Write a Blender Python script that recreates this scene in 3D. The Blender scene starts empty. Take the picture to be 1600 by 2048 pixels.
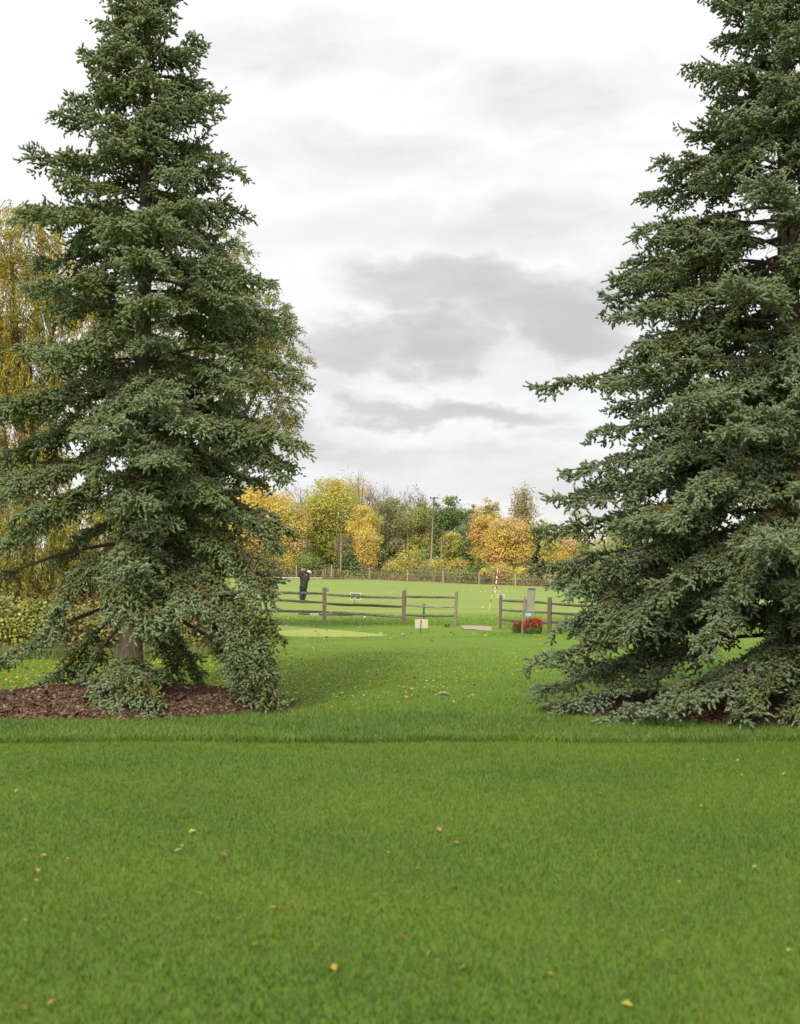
import bpy, bmesh, math, random
import numpy as np
from mathutils import Vector, Matrix

# ------------------------------------------------------------------ camera
scene = bpy.context.scene
HC = 1.6                       # eye height
F = 2222.0                     # focal length in photo pixels (50 mm on 36 mm)
HOR = 1142.0                   # horizon row in the photo
TH = math.atan((HOR - 1024.0) / F)
cam_d = bpy.data.cameras.new('camera')
cam = bpy.data.objects.new('camera', cam_d)
scene.collection.objects.link(cam)
cam.location = (0, 0, HC)
cam.rotation_euler = (math.radians(90) + TH, 0, 0)
cam_d.sensor_fit = 'HORIZONTAL'
cam_d.sensor_width = 36.0
cam_d.lens = 36.0 * F / 1600.0
cam_d.clip_end = 3000.0
cam_d.dof.use_dof = True
cam_d.dof.focus_distance = 30.0
cam_d.dof.aperture_fstop = 3.5
scene.camera = cam

# ------------------------------------------------------------------ world, sun, exposure
SUN_EL, SUN_AZ = math.radians(42), math.radians(200)     # azimuth from +Y clockwise: behind the camera, to the left
w = bpy.data.worlds.new("World"); scene.world = w; w.use_nodes = True
nt = w.node_tree; nt.nodes.clear()
def N(t, tree=None, **kw):
    n = (tree or nt).nodes.new(t)
    for k, v in kw.items(): setattr(n, k, v)
    return n
L = lambda a, b, tree=None: (tree or nt).links.new(a, b)
out = N('ShaderNodeOutputWorld'); bg = N('ShaderNodeBackground')
sky = N('ShaderNodeTexSky', sky_type='NISHITA', sun_disc=False, sun_elevation=SUN_EL, sun_rotation=SUN_AZ)
tc = N('ShaderNodeTexCoord')
sep = N('ShaderNodeSeparateXYZ'); L(tc.outputs['Generated'], sep.inputs[0])
def M(op, a, b=None, c=None, tree=None, clamp=False):
    n = N('ShaderNodeMath', tree, operation=op); n.use_clamp = clamp
    for i, v in enumerate((a, b, c)):
        if v is None: continue
        if isinstance(v, (int, float)): n.inputs[i].default_value = v
        else: L(v, n.inputs[i], tree)
    return n.outputs[0]
az = M('ARCTAN2', sep.outputs[0], sep.outputs[1])
el = M('ARCSINE', sep.outputs[2])
# billowing distortion of the cloud outlines
mp = N('ShaderNodeMapping'); mp.inputs['Scale'].default_value = (1, 1, 1.9); L(tc.outputs['Generated'], mp.inputs[0])
nz = N('ShaderNodeTexNoise'); nz.inputs['Scale'].default_value = 12; nz.inputs['Detail'].default_value = 7; nz.inputs['Roughness'].default_value = .58
L(mp.outputs[0], nz.inputs['Vector'])
nsep = N('ShaderNodeSeparateColor'); L(nz.outputs['Color'], nsep.inputs[0])
azw = M('ADD', az, M('MULTIPLY', M('SUBTRACT', nsep.outputs[0], .5), .13))
elw = M('ADD', el, M('MULTIPLY', M('SUBTRACT', nsep.outputs[1], .5), .085))
def ang(px, py):
    a = (px - 800) / F; e = (HOR - py) / F
    return math.atan(a), math.atan(e * math.cos(math.atan(a)))
clouds = [  # x, y, half width, half height, depth (where each cloud bank stands in the sky)
    (700, 690, 135, 48, .85), (880, 680, 120, 64, 1.0), (800, 722, 180, 22, .6), (905, 565, 180, 52, .9), (1120, 600, 190, 66, .95),
    (1155, 665, 110, 62, .95), (1290, 560, 140, 70, .6), (880, 826, 200, 25, .95), (710, 805, 100, 22, .45), (1020, 830, 110, 22, .75),
    (1140, 868, 80, 18, .45), (610, 895, 120, 50, .65), (700, 930, 190, 34, .45), (1000, 925, 140, 34, .4), (1060, 975, 240, 46, .45), (820, 970, 260, 34, .35),
    (640, 740, 90, 70, .4), (980, 700, 110, 60, .5), (1080, 735, 90, 40, .4), (1000, 440, 300, 50, .4), (720, 300, 220, 50, .4), (1100, 170, 240, 60, .4), (560, 60, 220, 50, .4)]
tot = None
for (px, py, hw, hh, d) in clouds:
    a0, e0 = ang(px, py)
    dx = M('MULTIPLY', M('SUBTRACT', azw, a0), F / hw)
    dy = M('MULTIPLY', M('SUBTRACT', elw, e0), F / hh)
    r2 = M('ADD', M('MULTIPLY', dx, dx), M('MULTIPLY', dy, dy))
    g = M('MULTIPLY', M('EXPONENT', M('MULTIPLY', M('POWER', r2, 1.8), -.5)), d)
    tot = g if tot is None else M('MAXIMUM', tot, g)
nz2 = N('ShaderNodeTexNoise'); nz2.inputs['Scale'].default_value = 8; nz2.inputs['Detail'].default_value = 8; nz2.inputs['Roughness'].default_value = .6
mp2 = N('ShaderNodeMapping'); mp2.inputs['Scale'].default_value = (1, 1, 3.2); L(tc.outputs['Generated'], mp2.inputs[0]); L(mp2.outputs[0], nz2.inputs['Vector'])
tot = M('ADD', tot, M('MULTIPLY', M('SUBTRACT', nz2.outputs['Fac'], .5), 1.0))
ramp = N('ShaderNodeValToRGB'); L(tot, ramp.inputs[0])
cr = ramp.color_ramp
cr.elements[0].position = 0.02; cr.elements[0].color = (.80, .795, .79, 1)
cr.elements[1].position = 1.0; cr.elements[1].color = (.50, .488, .488, 1)
e = cr.elements.new(.35); e.color = (.72, .713, .71, 1)
e = cr.elements.new(.7); e.color = (.585, .573, .572, 1)
# overcast luminance rises towards the zenith
zen = M('ADD', 1.0, M('MULTIPLY', M('POWER', M('MAXIMUM', sep.outputs[2], 0.0), 1.3), .35))
vm = N('ShaderNodeVectorMath', operation='SCALE'); L(ramp.outputs[0], vm.inputs[0]); L(zen, vm.inputs['Scale'])
skys = N('ShaderNodeVectorMath', operation='SCALE'); L(sky.outputs[0], skys.inputs[0]); skys.inputs['Scale'].default_value = 0.1
mixc = N('ShaderNodeMix', data_type='RGBA'); mixc.inputs[0].default_value = .94
L(skys.outputs[0], mixc.inputs[6]); L(vm.outputs[0], mixc.inputs[7])
L(mixc.outputs[2], bg.inputs['Color']); bg.inputs['Strength'].default_value = 1.0
L(bg.outputs[0], out.inputs[0])

sd = bpy.data.lights.new('sun', 'SUN'); so = bpy.data.objects.new('sun', sd); scene.collection.objects.link(so)
sd.energy = 2.6; sd.angle = math.radians(14); sd.color = (1.0, .93, .82)
sdir = Vector((math.sin(SUN_AZ) * math.cos(SUN_EL), math.cos(SUN_AZ) * math.cos(SUN_EL), math.sin(SUN_EL)))
so.rotation_euler = sdir.to_track_quat('Z', 'Y').to_euler(); so.location = (0, -20, 30)
scene.view_settings.view_transform = 'Standard'; scene.view_settings.look = 'None'
scene.view_settings.exposure = 0.28; scene.view_settings.gamma = 1.0; scene.view_settings.use_curve_mapping = False
scene.cycles.max_bounces = 6; scene.cycles.diffuse_bounces = 3; scene.cycles.transparent_max_bounces = 4

# ------------------------------------------------------------------ measuring helpers
CT, ST = math.cos(TH), math.sin(TH)
def P(px, py, Y):
    """world point at distance Y seen at photo pixel px, py"""
    a = (px - 800) / F; b = (1024 - py) / F
    k = Y / (CT - b * ST)
    return np.array((a * k, Y, HC + (ST + b * CT) * k))
def G(px, py, z=0.0):
    """ground point under photo pixel px, py"""
    a = (px - 800) / F; b = (1024 - py) / F
    k = (z - HC) / (ST + b * CT)
    return np.array((a * k, (CT - b * ST) * k, z))
def sstep(a, b, x):
    t = np.clip((x - a) / (b - a), 0, 1); return t * t * (3 - 2 * t)
EPX = [400, 508, 740, 886, 1030, 1130, 1300]
EPY = [1155, 1156.5, 1159, 1165.5, 1171, 1175, 1181]
EDD = [170, 165, 155, 148, 141, 136, 130]
def edge(px): return np.interp(px, EPX, EPY), np.interp(px, EPX, EDD)
def gz(x, y):
    """height of the terrain: level round the trees, tilting gently beyond the fence"""
    s = 800 + F * np.asarray(x, float) / np.maximum(y, 20)
    ey, ed = edge(s)
    zf = HC - (ey - HOR) * ed / F
    far = np.maximum(y - ed, 0) * 0.01
    z = zf * sstep(48, ed, y) + far
    # a low mound on the range
    z = z + .35 * np.exp(-((x - 7.5) / 6) ** 2 - ((np.asarray(y, float) - 70) / 7) ** 2)
    return z

# ------------------------------------------------------------------ object helpers
C = scene.collection
def setp(o, label=None, cat=None, group=None, kind=None):
    if label: o['label'] = label
    if cat: o['category'] = cat
    if group: o['group'] = group
    if kind: o['kind'] = kind
    return o
def thing(name, label, cat, loc, group=None, rz=0):
    o = bpy.data.objects.new(name, None); C.objects.link(o)
    o.location = tuple(float(v) for v in loc); o.rotation_euler = (0, 0, rz); o.empty_display_size = .2
    return setp(o, label, cat, group)
def mesh_obj(name, V, faces, mat, parent=None, col=None, smooth=False, local=False):
    """V (n,3) in world space; faces: list of (k,m) index arrays; col (n,3)"""
    V = np.asarray(V, np.float32).reshape(-1, 3)
    if parent is not None and not local:
        V = V - np.array(parent.location, np.float32)[None]
    me = bpy.data.meshes.new(name)
    me.vertices.add(len(V)); me.vertices.foreach_set('co', V.ravel())
    idx, starts, n = [], [], 0
    for f in faces:
        f = np.asarray(f, np.int32)
        if len(f) == 0: continue
        m = f.shape[1]
        idx.append(f.ravel()); starts.append(n + np.arange(len(f)) * m); n += f.size
    idx = np.concatenate(idx); starts = np.concatenate(starts)
    me.loops.add(len(idx)); me.loops.foreach_set('vertex_index', idx.astype(np.int32))
    me.polygons.add(len(starts)); me.polygons.foreach_set('loop_start', starts.astype(np.int32))
    if col is not None:
        a = me.color_attributes.new('Col', 'FLOAT_COLOR', 'POINT')
        c4 = np.ones((len(V), 4), np.float32); c4[:, :3] = col
        a.data.foreach_set('color', c4.ravel())
    me.update(calc_edges=True); me.validate()
    me.polygons.foreach_set('use_smooth', [smooth] * len(me.polygons))
    me.materials.append(mat)
    o = bpy.data.objects.new(name, me); C.objects.link(o)
    if parent is not None: o.parent = parent
    return o
class MB:
    """collects shapes for one mesh"""
    def __init__(s): s.V = []; s.F = {}; s.Cc = []; s.n = 0
    def add(s, V, faces, col=(1, 1, 1)):
        V = np.asarray(V, float).reshape(-1, 3); s.V.append(V)
        for f in faces:
            f = np.asarray(f, int)
            if f.size: s.F.setdefault(f.shape[1], []).append(f + s.n)
        c = np.asarray(col, float)
        s.Cc.append(np.broadcast_to(c, (len(V), 3))); s.n += len(V)
    def tube(s, pts, rad, k=6, col=(1, 1, 1), cap=True):
        pts = np.asarray(pts, float); n = len(pts)
        rad = np.broadcast_to(np.asarray(rad, float), (n,))
        T = np.gradient(pts, axis=0); T /= np.linalg.norm(T, axis=1)[:, None] + 1e-9
        up = np.array((0, 0, 1.)) if abs(T[:, 2]).mean() < .9 else np.array((0, 1., 0))
        A = np.cross(T, up); A /= np.linalg.norm(A, axis=1)[:, None] + 1e-9
        B = np.cross(T, A)
        ph = np.arange(k) * 2 * np.pi / k
        V = pts[:, None] + rad[:, None, None] * (np.cos(ph)[None, :, None] * A[:, None] + np.sin(ph)[None, :, None] * B[:, None])
        i = np.arange(n - 1)[:, None] * k; j = np.arange(k)[None]; j2 = (j + 1) % k
        q = np.stack([i + j, i + j2, i + k + j2, i + k + j], -1).reshape(-1, 4)
        fs = [q]
        if cap: fs.append(np.arange(k)[None]); fs.append(((n - 1) * k + np.arange(k)[::-1])[None])
        s.add(V.reshape(-1, 3), fs, col)
    def box(s, c, size, R=None, col=(1, 1, 1)):
        h = np.array(size, float) / 2
        V = np.array([(x, y, z) for x in (-1, 1) for y in (-1, 1) for z in (-1, 1)], float) * h
        if R is not None: V = V @ np.asarray(R).T
        s.add(V + np.asarray(c), [np.array([(0, 1, 3, 2), (4, 6, 7, 5), (0, 4, 5, 1), (2, 3, 7, 6), (0, 2, 6, 4), (1, 5, 7, 3)])], col)
    def beam(s, a, b, w, h, rng, col=(1, 1, 1), rough=.006, n=14, sag=0.0, taper=0.0):
        """hand-split timber: a rectangular section that wanders along its length"""
        a = np.asarray(a, float); b = np.asarray(b, float)
        t = np.linspace(0, 1, n)[:, None]; pts = a + (b - a) * t
        T = (b - a) / np.linalg.norm(b - a)
        up = np.array((0, 0, 1.)) if abs(T[2]) < .8 else np.array((0, 1., 0))
        A = np.cross(T, up); A /= np.linalg.norm(A); B = np.cross(A, T)
        wob = np.cumsum(rng.normal(0, rough * .5, (n, 2)), 0); wob -= np.linspace(0, 1, n)[:, None] * wob[-1]
        pts = pts + A * wob[:, :1] + B * (wob[:, 1:] - sag * 4 * t * (1 - t))
        k = 8; sq = []
        for i in range(k):
            p = 2 * np.pi * (i + .5) / k; sc = 1 / max(abs(math.cos(p)), abs(math.sin(p))) ** .75
            sq.append((math.cos(p) * sc, math.sin(p) * sc))
        sq = np.array(sq)
        jit = 1 + rng.normal(0, .05, (n, k)) + rng.normal(0, .07, (1, k))
        ww = (w / 2) * (1 - taper * np.abs(2 * t - 1) ** 4); hh = (h / 2) * (1 - taper * np.abs(2 * t - 1) ** 4)
        V = pts[:, None] + A * (sq[None, :, :1] * jit[..., None] * ww[:, None]) + B * (sq[None, :, 1:] * jit[..., None] * hh[:, None])
        i = np.arange(n - 1)[:, None] * k; j = np.arange(k)[None]; j2 = (j + 1) % k
        q = np.stack([i + j, i + j2, i + k + j2, i + k + j], -1).reshape(-1, 4)
        s.add(V.reshape(-1, 3), [q, np.arange(k)[None], ((n - 1) * k + np.arange(k)[::-1])[None]], col)
    def build(s, name, mat, parent=None, smooth=False, usecol=True, local=False):
        return mesh_obj(name, np.concatenate(s.V), [np.concatenate(f) for f in s.F.values()], mat, parent,
                        np.concatenate(s.Cc) if usecol else None, smooth, local)

# ------------------------------------------------------------------ materials
def mat(name, color=None, rough=.8, attr=False, trans=0.0, noise=None, bump=None, spec=.3, metal=0.0):
    """noise = (scale xyz, amount, second colour)"""
    m = bpy.data.materials.new(name); m.use_nodes = True; t = m.node_tree; t.nodes.clear()
    o = N('ShaderNodeOutputMaterial', t); b = N('ShaderNodeBsdfPrincipled', t)
    b.inputs['Roughness'].default_value = rough; b.inputs['Specular IOR Level'].default_value = spec; b.inputs['Metallic'].default_value = metal
    src = None
    if attr:
        a = N('ShaderNodeVertexColor', t); a.layer_name = 'Col'; src = a.outputs[0]
    if color is not None and not attr:
        r = N('ShaderNodeRGB', t); r.outputs[0].default_value = (*color, 1); src = r.outputs[0]
    if noise:
        sc, amt, c2 = noise
        tcn = N('ShaderNodeTexCoord', t); mpn = N('ShaderNodeMapping', t); mpn.inputs['Scale'].default_value = sc
        L(tcn.outputs['Object'], mpn.inputs[0], t)
        n1 = N('ShaderNodeTexNoise', t); n1.inputs['Scale'].default_value = 1; n1.inputs['Detail'].default_value = 6; n1.inputs['Roughness'].default_value = .65
        L(mpn.outputs[0], n1.inputs['Vector'], t)
        mr = N('ShaderNodeMapRange', t); mr.inputs[1].default_value = .36; mr.inputs[2].default_value = .64; L(n1.outputs['Fac'], mr.inputs[0], t)
        mx = N('ShaderNodeMix', t, data_type='RGBA')
        L(M('MULTIPLY', mr.outputs[0], amt, tree=t), mx.inputs[0], t); L(src, mx.inputs[6], t); mx.inputs[7].default_value = (*c2, 1)
        src = mx.outputs[2]
        if bump:
            bp = N('ShaderNodeBump', t); bp.inputs['Strength'].default_value = bump; bp.inputs['Distance'].default_value = .01
            L(n1.outputs['Fac'], bp.inputs['Height'], t); L(bp.outputs[0], b.inputs['Normal'], t)
    L(src, b.inputs['Base Color'], t)
    if trans > 0:
        tr = N('ShaderNodeBsdfTranslucent', t); L(src, tr.inputs[0], t)
        ms = N('ShaderNodeMixShader', t); ms.inputs[0].default_value = trans
        L(b.outputs[0], ms.inputs[1], t); L(tr.outputs[0], ms.inputs[2], t); L(ms.outputs[0], o.inputs[0], t)
    else: L(b.outputs[0], o.inputs[0], t)
    return m
m_needle = mat('spruce_needles', attr=True, rough=.8, trans=.10, spec=.12)
m_leaf = mat('autumn_leaf', attr=True, rough=.6, trans=.35, spec=.3)
m_blade = mat('grass_blade', attr=True, rough=.55, trans=.3, spec=.3)
m_wood_attr = mat('bark', attr=True, rough=.9, noise=((9, 9, 3), .5, (.05, .035, .025)), bump=.6, spec=.1)
m_sprucebark = mat('spruce_bark', (.20, .155, .125), .95, noise=((30, 30, 9), .75, (.07, .05, .04)), bump=1.0, spec=.1)
m_rail = mat('weathered_rail', attr=True, rough=.9, noise=((3, 22, 34), .75, (.085, .06, .045)), bump=.7, spec=.1)
m_post = mat('weathered_post', attr=True, rough=.9, noise=((30, 30, 4), .5, (.16, .10, .07)), bump=.7, spec=.1)
m_paint = mat('painted', attr=True, rough=.5)
m_metal = mat('grey_metal', attr=True, rough=.45, metal=.3)
m_chip = mat('wood_chips', attr=True, rough=.9, spec=.1)

# ------------------------------------------------------------------ ground
def mix_rgb(t, f, a, b):
    mx = N('ShaderNodeMix', t, data_type='RGBA')
    if isinstance(f, (int, float)): mx.inputs[0].default_value = f
    else: L(f, mx.inputs[0], t)
    for s, v in ((6, a), (7, b)):
        if isinstance(v, tuple): mx.inputs[s].default_value = (*v, 1)
        else: L(v, mx.inputs[s], t)
    return mx.outputs[2]
def noise_n(t, vec, scale, detail=5, rough=.6, lo=.35, hi=.65):
    n1 = N('ShaderNodeTexNoise', t); n1.inputs['Scale'].default_value = scale; n1.inputs['Detail'].default_value = detail; n1.inputs['Roughness'].default_value = rough
    L(vec, n1.inputs['Vector'], t)
    mr = N('ShaderNodeMapRange', t); mr.inputs[1].default_value = lo; mr.inputs[2].default_value = hi; L(n1.outputs['Fac'], mr.inputs[0], t)
    return mr.outputs[0], n1.outputs['Fac']
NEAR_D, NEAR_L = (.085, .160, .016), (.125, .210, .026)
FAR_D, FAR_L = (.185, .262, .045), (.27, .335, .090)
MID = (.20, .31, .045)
def grass_mat(name, zoned=True, cols=None):
    m = bpy.data.materials.new(name); m.use_nodes = True; t = m.node_tree; t.nodes.clear()
    o = N('ShaderNodeOutputMaterial', t); b = N('ShaderNodeBsdfPrincipled', t); b.inputs['Roughness'].default_value = .8; b.inputs['Specular IOR Level'].default_value = .15
    tcn = N('ShaderNodeTexCoord', t); V = tcn.outputs['Object']
    sp = N('ShaderNodeSeparateXYZ', t); L(V, sp.inputs[0], t)
    big, _ = noise_n(t, V, .12); med, _ = noise_n(t, V, .9); fine, ff = noise_n(t, V, 30, 6, .7, .3, .7)
    mpn = N('ShaderNodeMapping', t); mpn.inputs['Scale'].default_value = (.05, .35, 1); L(V, mpn.inputs[0], t)
    band, _ = noise_n(t, mpn.outputs[0], 1.0, 4, .55)
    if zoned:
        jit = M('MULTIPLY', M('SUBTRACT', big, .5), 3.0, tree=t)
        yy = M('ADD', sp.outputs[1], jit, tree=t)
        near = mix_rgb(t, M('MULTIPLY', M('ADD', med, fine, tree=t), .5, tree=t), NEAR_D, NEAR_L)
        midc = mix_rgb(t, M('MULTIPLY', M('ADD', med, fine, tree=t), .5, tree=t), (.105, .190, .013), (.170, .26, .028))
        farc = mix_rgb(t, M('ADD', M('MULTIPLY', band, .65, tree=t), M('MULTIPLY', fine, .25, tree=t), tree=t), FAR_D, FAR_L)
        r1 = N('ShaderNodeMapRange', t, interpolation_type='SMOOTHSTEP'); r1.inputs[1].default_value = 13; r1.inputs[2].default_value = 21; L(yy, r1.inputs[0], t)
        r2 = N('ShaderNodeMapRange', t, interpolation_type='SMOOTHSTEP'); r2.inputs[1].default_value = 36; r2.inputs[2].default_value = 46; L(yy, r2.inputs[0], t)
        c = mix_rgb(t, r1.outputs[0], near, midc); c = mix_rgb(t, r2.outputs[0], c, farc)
    else:
        c = mix_rgb(t, M('ADD', M('MULTIPLY', band, .5, tree=t), M('MULTIPLY', fine, .4, tree=t), tree=t), cols[0], cols[1])
    L(c, b.inputs['Base Color'], t)
    bp = N('ShaderNodeBump', t); bp.inputs['Strength'].default_value = .5; bp.inputs['Distance'].default_value = .03
    L(ff, bp.inputs['Height'], t); L(bp.outputs[0], b.inputs['Normal'], t)
    L(b.outputs[0], o.inputs[0], t)
    return m
ys = np.concatenate([np.linspace(-60, 0, 8), np.linspace(1, 60, 60), np.linspace(62, 180, 60), np.linspace(190, 1500, 30)])
xs = np.concatenate([np.linspace(-900, -90, 14), np.linspace(-85, 85, 100), np.linspace(90, 900, 14)])
X, Y = np.meshgrid(xs, ys); Z = gz(X, Y)
nx, ny = len(xs), len(ys)
i = np.arange(ny - 1)[:, None] * nx; j = np.arange(nx - 1)[None]
q = np.stack([i + j, i + j + 1, i + nx + j + 1, i + nx + j], -1).reshape(-1, 4)
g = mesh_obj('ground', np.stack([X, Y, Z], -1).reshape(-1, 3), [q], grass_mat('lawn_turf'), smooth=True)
setp(g, 'mown grass lawn running out to a driving range', 'lawn', kind='structure')

def sheet(name, pts, z, m, label, zf=None, kind='structure'):
    pts = [np.asarray(p) for p in pts]; c = np.mean(pts, 0)
    n = len(pts); V = [c[:2]]; rings = 10
    for r in range(1, rings + 1):
        for p in pts: V.append(c[:2] + (p[:2] - c[:2]) * r / rings)
    V = np.array(V); zz = gz(V[:, 0], V[:, 1]) + z
    f3 = [(0, 1 + k, 1 + (k + 1) % n) for k in range(n)]; f4 = []
    for r in range(rings - 1):
        for k in range(n):
            a = 1 + r * n; b2 = 1 + (r + 1) * n
            f4.append((a + k, b2 + k, b2 + (k + 1) % n, a + (k + 1) % n))
    o = mesh_obj(name, np.c_[V, zz], [np.array(f3), np.array(f4)], m, smooth=True)
    return setp(o, label, None, kind=kind)
# putting green: tapering to a point on the right
pg = [(778, 1270.5), (740, 1266.5), (700, 1262.5), (650, 1258.5), (600, 1254), (540, 1250), (480, 1247), (400, 1244), (300, 1243), (220, 1246),
      (200, 1252), (260, 1262), (360, 1268), (450, 1271), (540, 1272.5), (600, 1273.8), (660, 1274.2), (720, 1273.8), (760, 1272.6)]
sheet('putting_green', [G(*p) for p in pg], .004, grass_mat('green_turf', False, ((.30, .36, .075), (.345, .40, .10))), 'smooth pale putting green')
# bare worn path slab by the fence gap
m_sand = mat('sand', (.42, .33, .24), .9, noise=((6, 6, 6), .6, (.30, .22, .15)))
sheet('path', [G(*p) for p in [(919, 1252), (950, 1251.8), (983, 1254), (984, 1260), (984, 1262.5), (960, 1261.5), (945, 1259), (930, 1259)]], .012, m_sand, 'bare sandy path patch in the fence gap')

def blades(name, label, n, xr, yr, h, wd, cols, rng, keep=None, lean=.5, m=None, zoff=0.0, parent=None):
    """n separate blades of grass, evenly thick towards the far end"""
    x = rng.uniform(*xr, n * 2); y = rng.uniform(*yr, n * 2)
    ok = np.ones(len(x), bool)
    if keep is not None: ok &= keep(x, y)
    x = x[ok][:n]; y = y[ok][:n]; n = len(x)
    a = rng.uniform(0, 2 * np.pi, n); hh = h * rng.uniform(.55, 1.25, n); w2 = wd * rng.uniform(.6, 1.3, n) / 2
    la = rng.uniform(0, 2 * np.pi, n); ln = lean * rng.uniform(.1, 1, n) * hh
    base = np.stack([x, y, gz(x, y) + zoff], -1)
    s = np.stack([np.cos(a), np.sin(a), 0 * a], -1) * w2[:, None]
    ld = np.stack([np.cos(la), np.sin(la), 0 * a], -1) * ln[:, None]
    up = np.array((0, 0, 1.))[None] * hh[:, None]
    V = np.stack([base - s, base + s, base + up * .6 + ld * .35 + s * .8, base + up * .6 + ld * .35 - s * .8, base + up + ld], 1)
    k = np.arange(n)[:, None] * 5
    c = np.asarray(cols); t = rng.random((n, 1)); pick = c[rng.integers(0, len(c), n)]
    c = pick * (.8 + .4 * t)
    # patches of thinner, yellower turf and of richer growth
    pn = .35 * np.sin(y * 2.6 + .5 * np.sin(x * .8)) + .5 * np.sin(x * 1.7 + 1.3 * np.sin(y * 1.1)) * np.sin(y * 1.9 + x * .4) + .3 * np.sin(x * 4.1 + y * 2.3) * np.sin(y * 5.3 - x) + .2 * np.sin(x * 11 + y * 3) * np.sin(y * 9)
    c = c * (1 + .20 * pn[:, None] * np.array((1.5, .9, .6)))
    hs = (1 + .35 * pn)[:, None, None]
    return setp(mesh_obj(name, V.reshape(-1, 3), [k + np.array([[0, 1, 2, 3]]), k + np.array([[3, 2, 4]])], m or m_blade, parent, np.repeat(c, 5, 0)), label, None, kind='stuff')
rng = np.random.default_rng(7)
BED1 = (-3.40, 13.25, 2.15, 1.48); BED2 = (4.55, 12.9, 2.9, 1.5)
def inbed(x, y, k=1.0):
    r = np.zeros(np.shape(x), bool)
    for (cx, cy, rx, ry) in (BED1, BED2): r |= ((x - cx) / (rx * k)) ** 2 + ((y - cy) / (ry * k)) ** 2 < 1
    return r
vis = lambda x, y: (np.abs(x) < .38 * y + .5)
GR = [(.105, .188, .018), (.128, .215, .024), (.090, .165, .014), (.160, .240, .038), (.21, .225, .07)]
GP = [(.19, .295, .060), (.16, .265, .040), (.24, .34, .095), (.13, .225, .028)]
GM = [(.120, .225, .015), (.152, .26, .022), (.19, .295, .038)]
NOTBED = lambda x, y: vis(x, y) & ~inbed(x, y, .97)
blades('grass', 'short mown grass blades nearest the camera', 200000, (-4.6, 4.6), (3.2, 10.6), .026, .0046, GR, rng, lambda x, y: vis(x, y) & (rng.random(len(x)) < np.clip(1.35 - y / 11, .4, 1)), lean=.9)
blades('grass', 'longer pale grass strip in front of the spruces', 70000, (-6, 6), (10.45, 12.9), .060, .006, GP, rng, lambda x, y: NOTBED(x, y) & (y > 10.55 + .07 * np.sin(x * 2.1) + .05 * np.sin(x * 7.3) + rng.normal(0, .05, len(x))) & (rng.random(len(x)) < np.clip((13.0 - y) / .8, 0, 1)), lean=.8)
blades('grass', 'rougher line of grass at the mower edge, coloured dark as the shade of the longer strip', 9000, (-5, 5), (10.38, 10.8), .046, .006, [(.085, .155, .014), (.115, .19, .02)], rng, lambda x, y: vis(x, y) & (np.abs(y - 10.58 - .06 * np.sin(x * 2.1) - .03 * np.sin(x * 6)) < .07 + .1 * rng.random(len(x))), lean=.9)  # extra blades in a darker green: painted shade line below the taller grass
blades('grass', 'lawn grass between the two spruces', 60000, (-8, 8), (12.2, 24), .026, .008, GM, rng, lambda x, y: NOTBED(x, y) & (rng.random(len(x)) < np.clip((24 - y) / 9, 0, 1)), lean=1.1)
blades('grass', 'coarser grass around the putting green and fence', 30000, (-12, 14), (26, 42), .040, .013, [(.122, .225, .015), (.155, .26, .022), (.19, .29, .038)], rng,
       lambda x, y: vis(x, y) & ((y > 32.6) | (y < 27.2) | (x > (31.9 - y) * .4 - .3)) & ~((y < 32.6) & (x < 2.0) & (y > 27)) & ~((x > 1.5) & (x < 3.0) & (y > 29) & (y < 32.6)) & (rng.random(len(x)) < np.clip((42 - y) / 7, 0, 1) * np.clip((y - 26) / 2, 0, 1)), lean=.9)

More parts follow.
